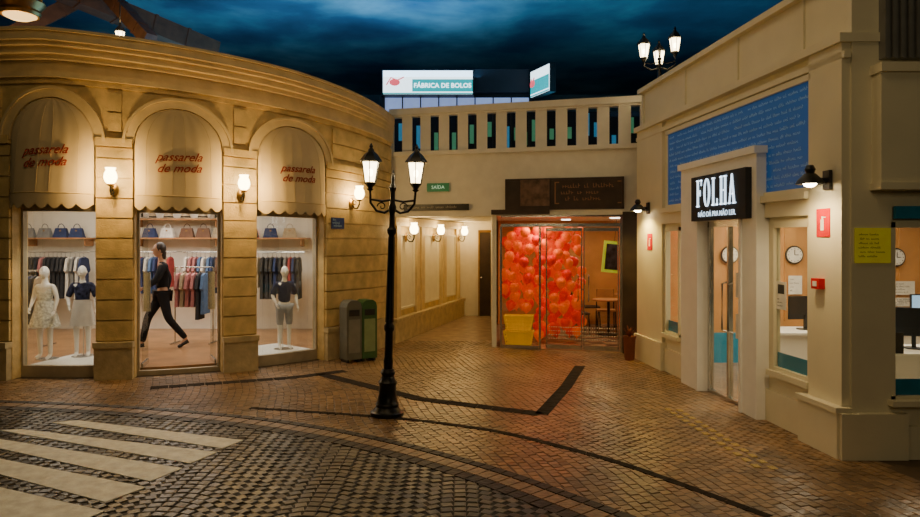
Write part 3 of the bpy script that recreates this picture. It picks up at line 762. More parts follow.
mb=MB(); bx3(mb,3.48,3.83,6.22,6.3,0,4.45); bx3(mb,3.83,9,6.24,6.3,0,.53); bx3(mb,3.83,9,6.24,6.3,2.16,4.45); bx3(mb,5.6,6,6.24,6.3,.5,2.2)
bx3(mb,3.66,9,6.08,6.24,2.5,3.5); bx3(mb,3.64,9,6.04,6.24,3.46,3.54); bx3(mb,3.64,9,6.05,6.24,2.44,2.5)
struct(mb.build('wall_right_front',M['cream']))
mb=MB(); bx3(mb,3.72,9,6.16,6.22,3.6,5.2)
for k in range(36): bx3(mb,3.72+k*.07,3.75+k*.07,6.12,6.16,3.6,5.2)
struct(mb.build('trim_louvre',M['grey']))
mb=MB(); mb.hexa([RWf(6.3,TH,-.01),(9,6.5,-.01),(9,11.78,-.01),RWf(11.44,TH,-.01),RWf(6.3,TH,.02),(9,6.5,.02),(9,11.78,.02),RWf(11.44,TH,.02)]); struct(mb.build('floor_office',M['tile']))
mb=MB(); mb.hexa([RWf(6.3,TH,2.6),(9,6.5,2.6),(9,11.78,2.6),RWf(11.44,TH,2.6),RWf(6.3,TH,2.65),(9,6.5,2.65),(9,11.78,2.65),RWf(11.44,TH,2.65)]); struct(mb.build('ceiling_office',M['shopwall']))
mb=MB(); mb.box(3.25,9,11.36,11.44,0,2.6)
for k in range(9): mb.box(3.4+k*.62,3.42+k*.62,11.34,11.36,.7,2.6)
struct(mb.build('wall_office_back',M['orangewall']))
mb=MB(); mb.box(3.25,9,11.30,11.35,0,.5); struct(mb.build('trim_office',M['tealpanel']))
mb=MB(); mb.box(8.9,9,6.5,11.4,0,2.6); struct(mb.build('wall_office_side',M['shopwall']))
def rwin(y0,y1,name):
    c=(y0+y1)/2; org=RWf(c,0,.57); t=sthing(name,org); mb=MB(); w_=.035
    for (a,b,z0,z1) in ((y0,y0+w_,.57,2.19),(y1-w_,y1,.57,2.19),(y0,y1,.57,.62),(y0,y1,2.13,2.19)): mb.gbox(RWf,a,b,-.05,.025,z0,z1)
    mb.build('window_frame',M['cream'],t,org)
    mb=MB(); mb.gbox(RWf,y0-.02,y1+.04,0,.07,.52,.58); mb.build('window_sill',M['cream'],t,org)
    mb=MB(); mb.gbox(RWf,y0+w_,y1-w_,-.02,-.01,.62,2.13); mb.build('pane',M['glass'],t,org)
    mb=MB(); mb.gbox(RWf,y0+w_,y1-w_,-.025,-.021,.62,.78); mb.build('blue_film',M['tealpanel'],t,org)
rwin(6.78,7.46,'window_4'); rwin(9.9,10.42,'window_5')
org=(4.9,6.45,.53); t=sthing('window_6',org); mb=MB()
for (a,b,c_,d) in ((3.83,3.87,.53,2.16),(5.55,5.6,.53,2.16),(3.83,5.6,.53,.57),(3.83,5.6,2.11,2.16)): bx3(mb,a,b,6.22,6.30,c_,d)
mb.build('window_frame',M['cream'],t,org); mb=MB(); bx3(mb,3.87,5.55,6.26,6.27,.57,2.11); mb.build('pane',M['glass'],t,org)
mb=MB(); bx3(mb,3.87,5.55,6.27,6.275,.57,.72); mb.build('blue_film',M['tealpanel'],t,org)
mb=MB(); bx3(mb,3.85,5.6,6.18,6.22,2.19,2.30); mb.build('blue_strip',M['tealpanel'],t,org)
mb=MB(); bx3(mb,3.8,5.6,6.14,6.24,.49,.54); mb.build('window_sill',M['cream'],t,org)
y0,y1=7.56,9.55; yo0,yo1=7.92,9.0
t=sthing('trim_portal',RWf(8.5,.13,0)); org=RWf(8.5,.13,0)
mb=MB(); mb.gbox(RWf,y0,yo0,0,.14,0,3.0); mb.gbox(RWf,yo1,y1,0,.14,0,3.0); mb.gbox(RWf,yo0,yo1,0,.14,2.24,3.0); mb.gbox(RWf,y0-.03,y1+.03,0,.18,2.94,3.02); mb.gbox(RWf,yo0-.05,yo0,.14,.16,0,2.3); mb.gbox(RWf,yo1,yo1+.05,.14,.16,0,2.3); mb.gbox(RWf,yo0-.05,yo1+.05,.14,.16,2.24,2.3)
mb.build('surround',M['white'],t,org)
ya,yb=ry(744,.22),ry(690,.22)
t=thing('shop_sign','black sign board with glowing white capital letters on the white door surround','sign',RWf((ya+yb)/2,.2,2.26)); org=RWf((ya+yb)/2,.2,2.26)
mb=MB(); mb.gbox(RWf,ya,yb,.14,.21,2.24,2.80); mb.build('sign_box',M['nearblack'],t,org)
LH=.335; LW=.165; LS=(yb-.17)
def letter(ch,i):
    mb=MB(); y_=LS-i*.213
    F=lambda a,d,c_:RWf(y_-a*LW,.21+d,2.415+c_*LH)
    def B(a0,a1,c0,c1): mb.gbox(F,a0,a1,0,.014,c0,c1)
    def Q(p): mb.prism(p,F,0,.014)
    if ch in 'FL': B(.18,.36,0,1)
    if ch=='F': B(.05,.50,0,.045); B(.05,.88,.955,1); B(.83,.88,.78,1); B(.36,.66,.485,.53); B(.62,.67,.40,.62)
    if ch=='L': B(.05,.50,.955,1); B(.05,.90,0,.05); B(.85,.90,0,.24)
    if ch=='H':
        for s_ in (.06,.66): B(s_+.07,s_+.25,0,1); B(s_-.04,s_+.36,0,.045); B(s_-.04,s_+.36,.955,1)
        B(.3,.7,.48,.525)
    if ch=='O':
        n=28
        for k in range(n):
            p,q=2*pi*k/n,2*pi*(k+1)/n
            Q([(.5+.30*cos(p),.5+.48*sin(p)),(.5+.48*cos(p),.5+.52*sin(p)),(.5+.48*cos(q),.5+.52*sin(q)),(.5+.30*cos(q),.5+.48*sin(q))])
    if ch=='A':
        Q([(.10,0),(.18,0),(.51,.88),(.46,1)]); Q([(.70,0),(.92,0),(.55,1.02),(.45,1.0)]); B(.26,.78,.31,.355); B(0,.30,0,.045); B(.60,1.04,0,.045)
    mb.build('letter',M['letterglow'],t,org)
for i,ch in enumerate('FOLHA'): letter(ch,i)
mb=text_mb('NÃO DÁ PRA NÃO LER.',.092,lambda x,d,z:RWf((ya+yb)/2-x,.213+d,2.315+z),extrude=.002,sx=1.0,bold=-.0015); mb.build('slogan',M['letterglow'],t,org)
org=RWf(8.5,-.03,0); t=sthing('door_4',org); mb=MB()
for (a,b,c_,d) in ((yo0,yo0+.05,0,2.24),(yo1-.05,yo1,0,2.24),(yo0,yo1,2.16,2.24),(yo0,yo1,0,.04),(8.44,8.48,.04,2.16)): mb.gbox(RWf,a,b,-.04,.02,c_,d)
mb.build('door_frame',M['chrome'],t,org)
mb=MB(); mb.gbox(RWf,yo0+.05,8.44,-.015,-.005,.04,2.16); mb.gbox(RWf,8.48,yo1-.05,-.015,-.005,.04,2.16); mb.build('pane',M['glass'],t,org)
for yy in (8.38,8.54):
    mb=MB(); mb.tube([RWf(yy,-.01,.85),RWf(yy,.05,.87),RWf(yy,.05,1.45),RWf(yy,-.01,1.47)],.014,8); mb.build('door_handle',M['chrome'],t,org)
mb=MB(); mb.gbox(RWf,8.08,8.3,-.004,.0,1.3,1.6); mb.gbox(RWf,8.08,8.3,-.004,.0,.8,1.1); mb.build('notice',M['paper'],t,org)
ya,yb=ry(812,.03),ry(668,.03)
t=thing('blue_banner','long blue panel covered with lines of white writing above the right shop door','banner',RWf((ya+yb)/2,.02,2.51)); org=RWf((ya+yb)/2,.02,2.51)
mb=MB(); mb.gbox(RWf,ya,yb,0,.03,2.51,3.54); mb.build('panel',M['blue'],t,org)
mb=MB(); scribble(mb,lambda a,d,c_:RWf(yb-.05-a,.030+d,c_),0,yb-ya-.1,2.53,3.52,12,.042,.001,21,.92); mb.build('lettering',M['whiteink'],t,org)
mb=MB(); mb.gbox(RWf,ya-.02,yb+.04,0,.06,3.54,3.6); mb.gbox(RWf,ya-.02,yb+.04,0,.06,2.46,2.51); mb.build('frame',M['cream'],t,org)
def downlight(loc,label):
    t=thing('wall_lamp',label,'wall lamp',loc,0,'black wall lamps on the right building'); 
    mb=MB(); mb.box(-.03,.0,-.06,.06,-.09,.09); mb.build('backplate',M['black'],t)
    mb=MB(); mb.box(-.16,-.02,-.015,.015,-.02,.02); mb.build('arm',M['black'],t)
    mb=MB(); mb.lathe([(.05,0),(.11,-.06),(.13,-.1),(.125,-.1),(.1,-.06),(.03,-.01)],(-.18,0,.06),18); mb.lathe([(.03,0),(.05,.05),(.03,.09)],(-.18,0,.05),12); mb.build('hood',M['black'],t)
    mb=MB(); mb.ell((-.18,0,-.03),(.06,.06,.04)); mb.build('bulb',M['bulb'],t); return t
d0=downlight(RWf(6.42,.06,2.55),'black hooded wall lamp above the red sign on the corner pillar')
p=RWf(11.0,.05,2.5); dup(d0,p,0,'black hooded wall lamp at the far end of the right building')
light('SPOT',(RWf(6.42,.42,2.46)),42,WARM2,.05,(0,radians(-6),0),spot=160); light('SPOT',(RWf(11.0,.28,2.42)),75,(1,.70,.18),.05,(0,0,0),spot=150)
def redsign(y,z,s,label,d=.06):
    o0=RWf(y,d,z); t=thing('safety_sign',label,'sign',o0); F=lambda a,dd,c_:RWf(y-a,d+dd,z+c_)
    mb=MB(); mb.gbox(F,-s,s,0,.008,-s*1.3,s*1.3); mb.build('plate',M['red'],t,o0)
    mb=MB(); mb.gbox(F,-s*.35,s*.15,.008,.010,-s*.7,s*.3); mb.gbox(F,-s*.2,s*.05,.008,.010,s*.3,s*.6); mb.gbox(F,s*.05,s*.5,.008,.010,s*.45,s*.57)
    mb.build('pictogram',M['paper'],t,o0)
redsign(6.5,2.16,.1,'red square safety sign with white symbol on the corner pillar'); redsign(10.95,1.97,.1,'small red safety sign below the far wall lamp',.05)
o0=RWf(6.54,.06,1.6); t=thing('fire_alarm','small red fire alarm box on the corner pillar','fire alarm',o0)
F=lambda a,d,c_:RWf(6.54-a,.06+d,1.58+c_); mb=MB(); mb.gbox(F,-.06,.06,0,.06,-.05,.05); mb.build('case',M['red'],t,o0); mb=MB(); mb.gbox(F,-.03,.03,.06,.066,-.025,.025); mb.build('button',M['paper'],t,o0)
t=thing('yellow_notice','bright yellow paper notice taped on the right corner face','notice',(3.66*KS,6.21*KS,1.95)); mb=MB(); mb.box(-.165,.165,-.004,0,-.16,.16); mb.build('sheet',M['yellowpaper'],t)
mb=MB(); scribble(mb,lambda a,d,c_:(a,-.005-d,c_),-.13,.13,-.12,.12,6,.020,.001,8); mb.build('print',M['blackink'],t)
o0=RWf(7.33,-.01,1.45); F=lambda a,d,c_:RWf(7.33-a,-.008+d,c_); t=thing('window_poster','white poster stuck on the glass of the right shop window','poster',o0)
mb=MB(); mb.gbox(F,-.09,.09,0,.004,1.25,1.55); mb.build('sheet',M['paper'],t,o0)
mb=MB(); scribble(mb,lambda a,d,c_:F(a,.004+d,c_),-.08,.08,1.27,1.38,3,.02,.001,3); mb.gbox(F,-.06,.06,.004,.006,1.42,1.52); mb.build('print',M['blackink'],t,o0)

def clock(loc,label):
    t=thing('wall_clock',label,'clock',loc,0,'round clocks on the orange wall'); 
    def Y(mb): mb.v=[(x,-z,y) for x,y,z in mb.v]; return mb
    mb=MB(); mb.lathe([(.14,0),(.15,.02),(.14,.035),(.125,.035)],(0,0,0),28); Y(mb).build('rim',M['black'],t)
    mb=MB(); mb.lathe([(0,.036),(.125,.036),(.125,.038),(0,.038)],(0,0,0),28); Y(mb).build('dial',M['paper'],t)
    mb=MB(); mb.box(-.006,.006,0,.085,.038,.042); mb.box(0,.06,-.006,.006,.038,.042); Y(mb)
    for k in range(12):
        a=k*pi/6; mb.box(.105*cos(a)-.006,.105*cos(a)+.006,-.043,-.038,.105*sin(a)-.006,.105*sin(a)+.006)
    mb.build('hand',M['blackink'],t); return t
c0=clock((4.36,11.33,1.76),'round wall clock seen through the glass door of the right shop')
dup(c0,(5.40,11.33,1.76),0,'round wall clock seen through the window beside the corner pillar'); dup(c0,(7.05,11.33,1.72),0,'round wall clock seen through the front window at the right edge')
def desk(loc,rz,label,L=1.5):
    t=thing('office_desk',label,'desk',loc,rz); mb=MB(); mb.box(-L/2,L/2,-.35,.35,.72,.75); mb.build('desktop',M['white'],t)
    mb=MB(); mb.box(-L/2+.05,L/2-.05,-.3,-.28,.3,.72); mb.build('modesty_panel',M['white'],t)
    for x in (-L/2+.05,L/2-.05):
        mb=MB(); mb.box(x-.02,x+.02,-.32,.32,0,.72); mb.build('leg',M['white'],t)
    return t
def monitor(loc,rz,label):
    t=thing('computer_monitor',label,'monitor',loc,rz); mb=MB(); mb.box(-.25,.25,-.015,.015,.14,.46); mb.build('bezel',M['black'],t)
    mb=MB(); mb.box(-.235,.235,-.018,-.015,.155,.445); mb.build('screen',M['screen'],t); mb=MB(); mb.box(-.02,.02,0,.03,.01,.2); mb.build('neck',M['black'],t); mb=MB(); mb.lathe([(.11,0),(.11,.01),(.03,.015)],(0,0,0),16); mb.build('foot',M['black'],t); return t
def officechair(loc,rz,label):
    t=thing('office_chair',label,'chair',loc,rz); mb=MB(); mb.ell((0,0,.47),(.23,.23,.05)); mb.build('seat',M['blackcloth'],t)
    mb=MB(); mb.ell((0,.23,.82),(.21,.04,.25)); mb.build('backrest',M['blackcloth'],t); mb=MB(); mb.tube([(0,.05,.45),(0,.22,.5),(0,.26,.75)],.02,6); mb.tube([(0,0,.1),(0,0,.45)],.03,8); mb.build('column',M['black'],t)
    for k in range(5):
        a=k*2*pi/5; mb=MB(); mb.tube([(0,0,.12),(.25*cos(a),.25*sin(a),.07)],.018,6); mb.ell((.25*cos(a),.25*sin(a),.035),(.03,.03,.035),8,6); mb.build('leg',M['black'],t)
    return t
desk((5.0,9.6,.02),0,'white desk behind the window beside the corner pillar',1.8); monitor((4.75,9.65,.77),pi+.2,'black monitor seen from behind on the white desk at the pillar window'); officechair((5.0,8.8,.02),2.9,'black office chair in front of the desk by the pillar window')
desk((5.2,7.9,.02),0,'white desk just behind the front window at the right edge',1.6); monitor((5.15,7.95,.77),pi-.4,'black monitor turned away on the desk at the right edge'); officechair((5.5,8.7,.02),.3,'black office chair behind the desk at the right edge')
desk((6.6,9.9,.02),0,'white desk deep in the office on the right',1.4); monitor((6.65,9.95,.77),0,'black monitor on the desk deep in the office')
t=thing('laptop','open laptop on the desk at the right edge','laptop',(4.72,7.75,.77),2.6); mb=MB(); mb.box(-.16,.16,-.11,.11,0,.018); mb.build('keyboard_base',M['black'],t)
mb=MB(); F=lambda a,d,c_:(a,.11+.25*c_+d,.018+c_*.9); mb.gbox(F,-.16,.16,0,.01,0,.24); mb.build('lid',M['black'],t); mb=MB(); mb.gbox(F,-.145,.145,-.003,0,.015,.225); mb.build('screen',M['screen'],t)
for i,(px,py,w_,h_,l) in enumerate(((904,288,.34,.22,'white notice board on the orange wall seen at the right edge'),(795,285,.22,.3,'white sheet pinned on the orange wall below the middle clock'),(903,302,.3,.14,'small white sheet below the notice board at the right edge'))):
    p=at(px,py,11.33); t=thing('wall_notice',l,'notice',p); mb=MB(); mb.box(-w_/2,w_/2,-.01,0,-h_/2,h_/2); mb.build('sheet',M['paper'],t); mb=MB(); scribble(mb,lambda a,d,c_:(a,-.011-d,c_),-w_*.42,w_*.42,-h_*.4,h_*.4,4,.026,.001,i+40); mb.build('print',M['blackink'],t)
light('AREA',(5.4,8.8,2.55),60,(1,.78,.48),2.0); light('AREA',(4.5,10.3,2.55),26,(1,.78,.48),1.2)
for (x,y) in ((4.5,8.9),(5.6,8.9),(4.6,10.6),(6.4,10.4)):
    mb=MB(); mb.box(-.3,.3,-.3,.3,-.03,-.005); o=mb.build('ceiling_light',M['panel_light'],loc=(x,y,2.6)); tag(o,'square white ceiling light panel inside the right shop','ceiling light','ceiling panels of the right shop')

# ------------------------------------------------------------------ lanterns / street lamp
def lantern(parent,loc,s=1.0):
    n=6
    def ring(r,z,k): a=2*pi*k/n+pi/6; return (r*cos(a)*s,r*sin(a)*s,z*s)
    mb=MB(); mb.lathe([(.02*s,-.06*s),(.035*s,-.03*s),(.06*s,0),(.062*s,.015*s)],(0,0,0),n,smooth=False)
    for k in range(n): mb.tube([ring(.062,.01,k),ring(.1,.24,k)],.006*s,5)
    mb.tube([ring(.1,.24,k) for k in range(n+1)],.009*s,5)
    mb.lathe([(.125*s,.24*s),(.115*s,.26*s),(.07*s,.32*s),(.035*s,.35*s),(.03*s,.37*s),(.015*s,.39*s),(.022*s,.405*s),(.004*s,.44*s)],(0,0,0),n,smooth=False)
    c=mb.build('lantern',M['iron'],parent,loc=loc)
    mb=MB(); vs=[ring(.057,.015,k) for k in range(n)]+[ring(.094,.24,k) for k in range(n)]
    mb.add(vs,[(k,(k+1)%n,(k+1)%n+n,k+n) for k in range(n)]); mb.build('lantern_glass',M['lampglow'],c)
    mb=MB(); mb.ell((0,0,.12*s),(.028*s,.028*s,.045*s),10,7); mb.build('bulb',M['bulb'],c)
    return c
bx,by=-.835,8.0
t=thing('street_lamp','tall black cast iron street lamp with two glowing lanterns on the cobbled walk','street lamp',(bx,by,0)); t.rotation_euler=(0,radians(1.5),0)
mb=MB(); mb.lathe([(.19,0),(.19,.04),(.165,.05),(.15,.07),(.13,.10),(.135,.13),(.115,.16),(.10,.24),(.095,.34),(.11,.38),(.085,.41),(.07,.45),(.085,.49),(.062,.53)],(0,0,0),24); mb.build('base',M['iron'],t)
mb=MB(); pr=[(.05,.5),(.055,.62),(.047,.66),(.044,.95),(.06,.98),(.06,1.02),(.04,1.05),(.036,1.6),(.033,2.05),(.05,2.08),(.055,2.12),(.035,2.15),(.03,2.3),(.045,2.34),(.045,2.38),(.028,2.42),(.026,2.55),(.045,2.6),(.02,2.66),(.028,2.7),(.004,2.8)]
mb.lathe(pr,(0,0,0),16)
for k in range(8):
    a=k*pi/4; mb.tube([(.042*cos(a),.042*sin(a),1.06),(.032*cos(a),.032*sin(a),2.04)],.006,5)
mb.build('pole',M['iron'],t)
for s_ in (-1,1):
    mb=MB(); mb.tube([(0,0,2.36),(.09*s_,0,2.31),(.18*s_,0,2.33),(.25*s_,0,2.42),(.26*s_,0,2.56)],.014,8)
    mb.tube([(0,0,2.46),(.12*s_,0,2.44),(.26*s_,0,2.46)],.012,8)
    pts_=[]; 
    for k in range(14):
        a=k*.5; r_=.055*(1-k/16); pts_.append((s_*(.12+r_*cos(a)),0,2.38+r_*sin(a)))
    mb.tube(pts_,.007,5); mb.lathe([(.01,0),(.035,.02),(.04,.03)],(.26*s_,0,2.55),12)
    mb.build('arm',M['iron'],t); lantern(t,(.26*s_,0,2.64),1.05)
    light('POINT',(bx+.26*s_+.07,by,2.78),36,WARM2,.05)
lx,ly=3.22,11.3; t=thing('roof_lamp','black branched lamp with glowing lanterns on top of the right building','lamp',(lx,ly,4.5))
mb=MB(); mb.lathe([(.1,0),(.1,.03),(.05,.06),(.03,.12),(.025,.4),(.04,.42),(.02,.45),(.015,.52),(.025,.55),(.003,.62)],(0,0,0),14); mb.build('pole',M['iron'],t)
for i,(dx,dy,dz) in enumerate(((-.25,.0,.4),(.22,-.1,.47),(.05,.2,.34))):
    mb=MB(); mb.tube([(0,0,.28),(dx*.5,dy*.5,.24),(dx,dy,.3),(dx,dy,dz)],.012,7); mb.tube([(0,0,.38),(dx*.5,dy*.5,.34),(dx,dy,.36)],.008,6); mb.build('arm',M['iron'],t)
    lantern(t,(dx,dy,dz+.03),.95)
light('POINT',(lx-.1,ly-.3,5.05),18,WARM2,.05)

# ------------------------------------------------------------------ bins
pr=[(-.135,.05),(.135,.05),(.135,.9),(.115,.97),(.06,1.01),(-.06,1.01),(-.115,.97),(-.135,.9)]
def bin_(label,loc,m,pm):
    t=thing('litter_bin',label,'bin',loc,radians(34))
    mb=MB(); mb.prism(pr,lambda a,d,c_:(a,d,c_),-.14,.14); mb.build('bin_body',m,t)
    mb=MB(); mb.box(-.09,.09,-.15,-.14,.76,.86); mb.build('slot',M['black'],t)
    mb=MB(); mb.box(-.10,.10,-.148,-.14,.16,.70); mb.build('front_panel',pm,t)
    for x in (-.1,.1): 
        mb=MB(); mb.box(x-.02,x+.02,-.12,.12,0,.06); mb.build('foot',M['black'],t)
bin_('grey metal litter bin with rounded top against the curved wall',(-1.80,11.52,0),M['greybin'],mat('light_grey_panel',(.24,.23,.19),.5))
bin_('green litter bin with pale front panel beside the grey bin',(-1.57,11.68,0),M['green'],mat('pale_panel',(.26,.34,.16),.5))

# ------------------------------------------------------------------ top-left lamps and beams
c=at(20,10,12.2); t=thing('chandelier','gilded round hanging lamp glowing above the left cornice','chandelier',c)
mb=MB(); mb.lathe([(.30,.0),(.33,.05),(.30,.1),(.36,.16),(.40,.22),(.36,.24)],(0,0,-.1),24); mb.build('rim',M['brass'],t)
mb=MB(); mb.lathe([(.04,-.16),(.16,-.14),(.26,-.09),(.3,.0)],(0,0,-.02),20); mb.build('bowl',glow('amber_bowl',(1,.6,.2),2.2),t)
for k in range(8):
    a=k*pi/4; mb=MB(); mb.lathe([(.01,0),(.035,.03),(.035,.08),(.01,.12)],(.36*cos(a),.36*sin(a),.1),8); mb.build('candle_cup',M['brass'],t)
mb=MB(); mb.tube([(0,0,.1),(0,0,7.5-c.z)],.015,6); mb.build('rod',M['iron'],t); light('POINT',c+Vector((0,-.1,-.35)),45,WARM,.1)
c=at(120,31,12.0); t=thing('rooftop_lamp','small glowing lamp behind the left cornice','lamp',c); lantern(t,(0,0,-.2),.8); mb=MB(); mb.tube([(0,0,.1),(0,0,7.5-c.z)],.01,6); mb.build('rod',M['iron'],t)
light('POINT',c+Vector((.3,-.3,.2)),26,WARM,.1)
for i,(p,q,r_,l) in enumerate(((at(40,-20,13.5),at(215,52,16),.2,'longest dark timber beam crossing above the left cornice'),(at(100,-15,14),at(150,40,13.2),.12,'short dark timber beam above the left cornice'),(at(-40,60,13),at(120,-20,15),.14,'dark timber beam behind the gilded hanging lamp'))):
    mb=MB(); d=(q-p).normalized(); s_=d.cross(Vector((0,0,1))).normalized(); u=s_.cross(d)
    F=lambda a,b,c_:tuple(p+d*a+s_*b+u*c_); mb.gbox(F,0,(q-p).length,-r_,r_,-r_,r_); 
    for k in range(1,5): mb.gbox(F,(q-p).length*k/5-.03,(q-p).length*k/5+.03,-r_*1.08,r_*1.08,-r_*1.08,r_*1.08)
    mb.v=[tuple(Vector(v)-p) for v in mb.v]; o=mb.build('roof_beam',M['beam'],loc=p); tag(o,l,'beam','timber beams under the painted sky')

# ------------------------------------------------------------------ left shop interior
def garment(m,long=.75):
    t=thing('hanging_garment','','garment'); mb=MB()
    pr=[(-.05,0),(-.15,-.04),(-.21,-.28),(-.17,-.32),(-.14,-.2),(-.14,-long*.6),(-.16,-long),(.16,-long),(.14,-long*.6),(.14,-.2),(.17,-.32),(.21,-.28),(.15,-.04),(.05,0),(0,-.04)]
    F=lambda a,d,c_:(a,d*(1+.5*abs(c_)),c_)
    mb.prism(pr,F,-.022,.022); mb.build('cloth',m,t)
    mb=MB(); mb.tube([(-.14,0,-.05),(0,0,.02),(.14,0,-.05)],.006,5); mb.tube([(0,0,.02),(0,0,.07),(.02,0,.09),(0,0,.11),(-.02,0,.09)],.004,5); mb.build('hanger',M['chrome'],t); return t
gc={'white':(.72,.68,.62),'red':(.35,.04,.04),'black':(.025,.025,.03),'rose':(.42,.16,.16),'navy':(.025,.04,.12),'beige':(.42,.32,.2),'grey':(.2,.2,.2),'blue':(.08,.15,.3),'brown':(.14,.07,.04)}
GP={}
for k,c_ in gc.items(): GP[k]=(mat('cloth_'+k,c_,.85,var=.2,scale=15),)
rr=random.Random(12)
def rail(x0,x1,y,z,label,where,wall=True,dens=.084,seq=None):
    L=x1-x0; t=thing('clothes_rail',label,'clothes rail',((x0+x1)/2,y,.1 if not wall else z))
    zz=z-.1 if not wall else 0
    mb=MB(); mb.tube([(-L/2,0,zz),(L/2,0,zz)],.012,8); mb.build('rail',M['chrome'],t)
    for s_ in (-1,1):
        mb=MB()
        if wall: mb.tube([(s_*L/2*.9,0,0),(s_*L/2*.9,15-y,0)],.01,6)
        else: mb.tube([(s_*L/2,0,0),(s_*L/2,0,zz)],.014,8); mb.tube([(s_*L/2,-.22,.015),(s_*L/2,.22,.015)],.014,6)
        mb.build('bracket' if wall else 'upright',M['chrome'],t)
    x=x0+.08; ks=list(gc)
    while x<x1-.08:
        k=rr.choice(ks) if rr.random()<.6 else (seq or 'white')
        lab=k+' garment on a hanger '+where; gp=k+' garments '+where; loc=(x,y,z-.105); rz=radians(90+rr.uniform(-4,4))
        if len(GP[k])==1:
            o=garment(GP[k][0],rr.choice((.62,.75,.85))); GP[k]=(GP[k][0],o); o.location=loc; o.rotation_euler=(0,0,rz); o['label']=lab; o['group']=gp
        else: dup(GP[k][1],loc,rz,lab,gp)
        x+=dens*rr.uniform(1.0,1.25)
rail(-9.1,-7.7,14.55,1.75,'chrome wall rail seen through the left arch','on the rail behind the left arch',seq='black')
rail(-7.1,-5.9,14.55,1.75,'chrome wall rail seen through the left side of the middle arch','on the back rail left of the walking person',seq='navy')
rail(-5.75,-4.9,14.55,1.75,'chrome wall rail seen through the right side of the middle arch','on the back rail right of the walking person',seq='rose')
rail(-4.5,-3.2,14.4,1.75,'chrome wall rail seen through the right arch','on the rail behind the right arch',seq='black')
rail(-5.25,-4.55,12.9,1.5,'free standing chrome clothes rack right of the entrance','on the free standing rack right of the entrance',False,seq='brown')
rail(-8.3,-7.4,12.6,1.45,'free standing chrome clothes rack behind the mannequins','on the free standing rack behind the mannequins',False,seq='black')
def shelf(x0,x1,z,label):
    mb=MB(); mb.box(-(x1-x0)/2,(x1-x0)/2,-.2,.2,0,.03)
    for s_ in (-.4,.4): mb.box((x1-x0)*s_-.01,(x1-x0)*s_+.01,-.15,.2,-.15,0)
    o=mb.build('wall_shelf',M['wood'],loc=((x0+x1)/2,14.78,z)); tag(o,label,'shelf')
shelf(-9.2,-7.7,2.02,'wooden wall shelf of bags behind the left arch'); shelf(-7.0,-4.9,2.02,'wooden wall shelf of bags behind the middle arch'); shelf(-4.5,-3.2,2.02,'wooden wall shelf of bags behind the right arch')
shelf(-7.0,-4.9,2.42,'upper wooden wall shelf of hats behind the middle arch')
def bag(m):
    t=thing('handbag','','handbag'); mb=MB(); mb.hexa([(-.15,-.07,0),(.15,-.07,0),(.15,.07,0),(-.15,.07,0),(-.11,-.03,.2),(.11,-.03,.2),(.11,.03,.2),(-.11,.03,.2)]); mb.build('bag_body',m,t)
    mb=MB(); mb.tube([(.07*cos(a*pi/8),0,.19+.1*sin(a*pi/8)) for a in range(9)],.008,6); mb.build('handle',m,t); mb=MB(); mb.box(-.02,.02,-.045,-.03,.13,.16); mb.build('clasp',M['brass'],t); return t
def hat(m):
    t=thing('sun_hat','','hat'); mb=MB(); mb.lathe([(.17,0),(.17,.008),(.1,.02),(.095,.07),(.07,.11),(.02,.12)],(0,0,0),20); mb.build('hat_body',m,t); mb=MB(); mb.lathe([(.1,.02),(.102,.022),(.099,.05),(.095,.05)],(0,0,0),20); mb.build('band',M['blackcloth'],t); return t
proto={}
for (x0,x1,where) in ((-9.1,-7.8,'left'),(-6.9,-5.0,'middle'),(-4.4,-3.3,'right')):
    x=x0; 
    while x<x1:
        k=rr.choice(('black','brown','beige','white','grey','navy'))
        if k not in proto: o=bag(GP[k][0]); proto[k]=o; o.location=(x,14.75,2.05)
        else: o=dup(proto[k],(x,14.75,2.05),rr.uniform(-.2,.2))
        o['label']=k+' handbag on the wall shelf behind the '+where+' arch'; o['group']=k+' handbags behind the '+where+' arch'
        x+=rr.uniform(.33,.42)
x=-6.85; h0=None
for k in range(6):
    if h0 is None: h0=hat(GP['beige'][0]); o=h0; o.location=(x,14.72,2.45)
    else: o=dup(h0,(x,14.72,2.45),k)
    o['label']='beige brimmed hat with dark band on the upper shelf behind the middle arch'; o['group']='hats on the upper shelf'; x+=.36
for (x,y) in ((-7.6,12.6),(-5.6,12.6),(-5.6,13.9),(-3.8,13.0),(-7.9,14)):
    mb=MB(); mb.box(-.3,.3,-.3,.3,-.04,-.004); o=mb.build('ceiling_light',M['panel_light'],loc=(x,y,3.02)); tag(o,'square white ceiling light panel inside the clothes shop','ceiling light','ceiling panels of the clothes shop')
light('AREA',(-7.6,12.6,2.95),52,WHITE,1.8); light('AREA',(-5.3,13.0,2.95),52,WHITE,1.8); light('AREA',(-3.6,12.8,2.95),28,WHITE,1.0)
for (th,p_) in ((0,42),(43,34)):
    q=A(th,-.42,2.36); ll=light('SPOT',(q[0],q[1],2.40),p_,WHITE,.1,spot=130)  # added fill spot inside each window to brighten mannequins, no fixture
    tgt=Vector(A(th,-.9,1.0)); ll.rotation_euler=(tgt-Vector((q[0],q[1],2.40))).to_track_quat('-Z','Y').to_euler()

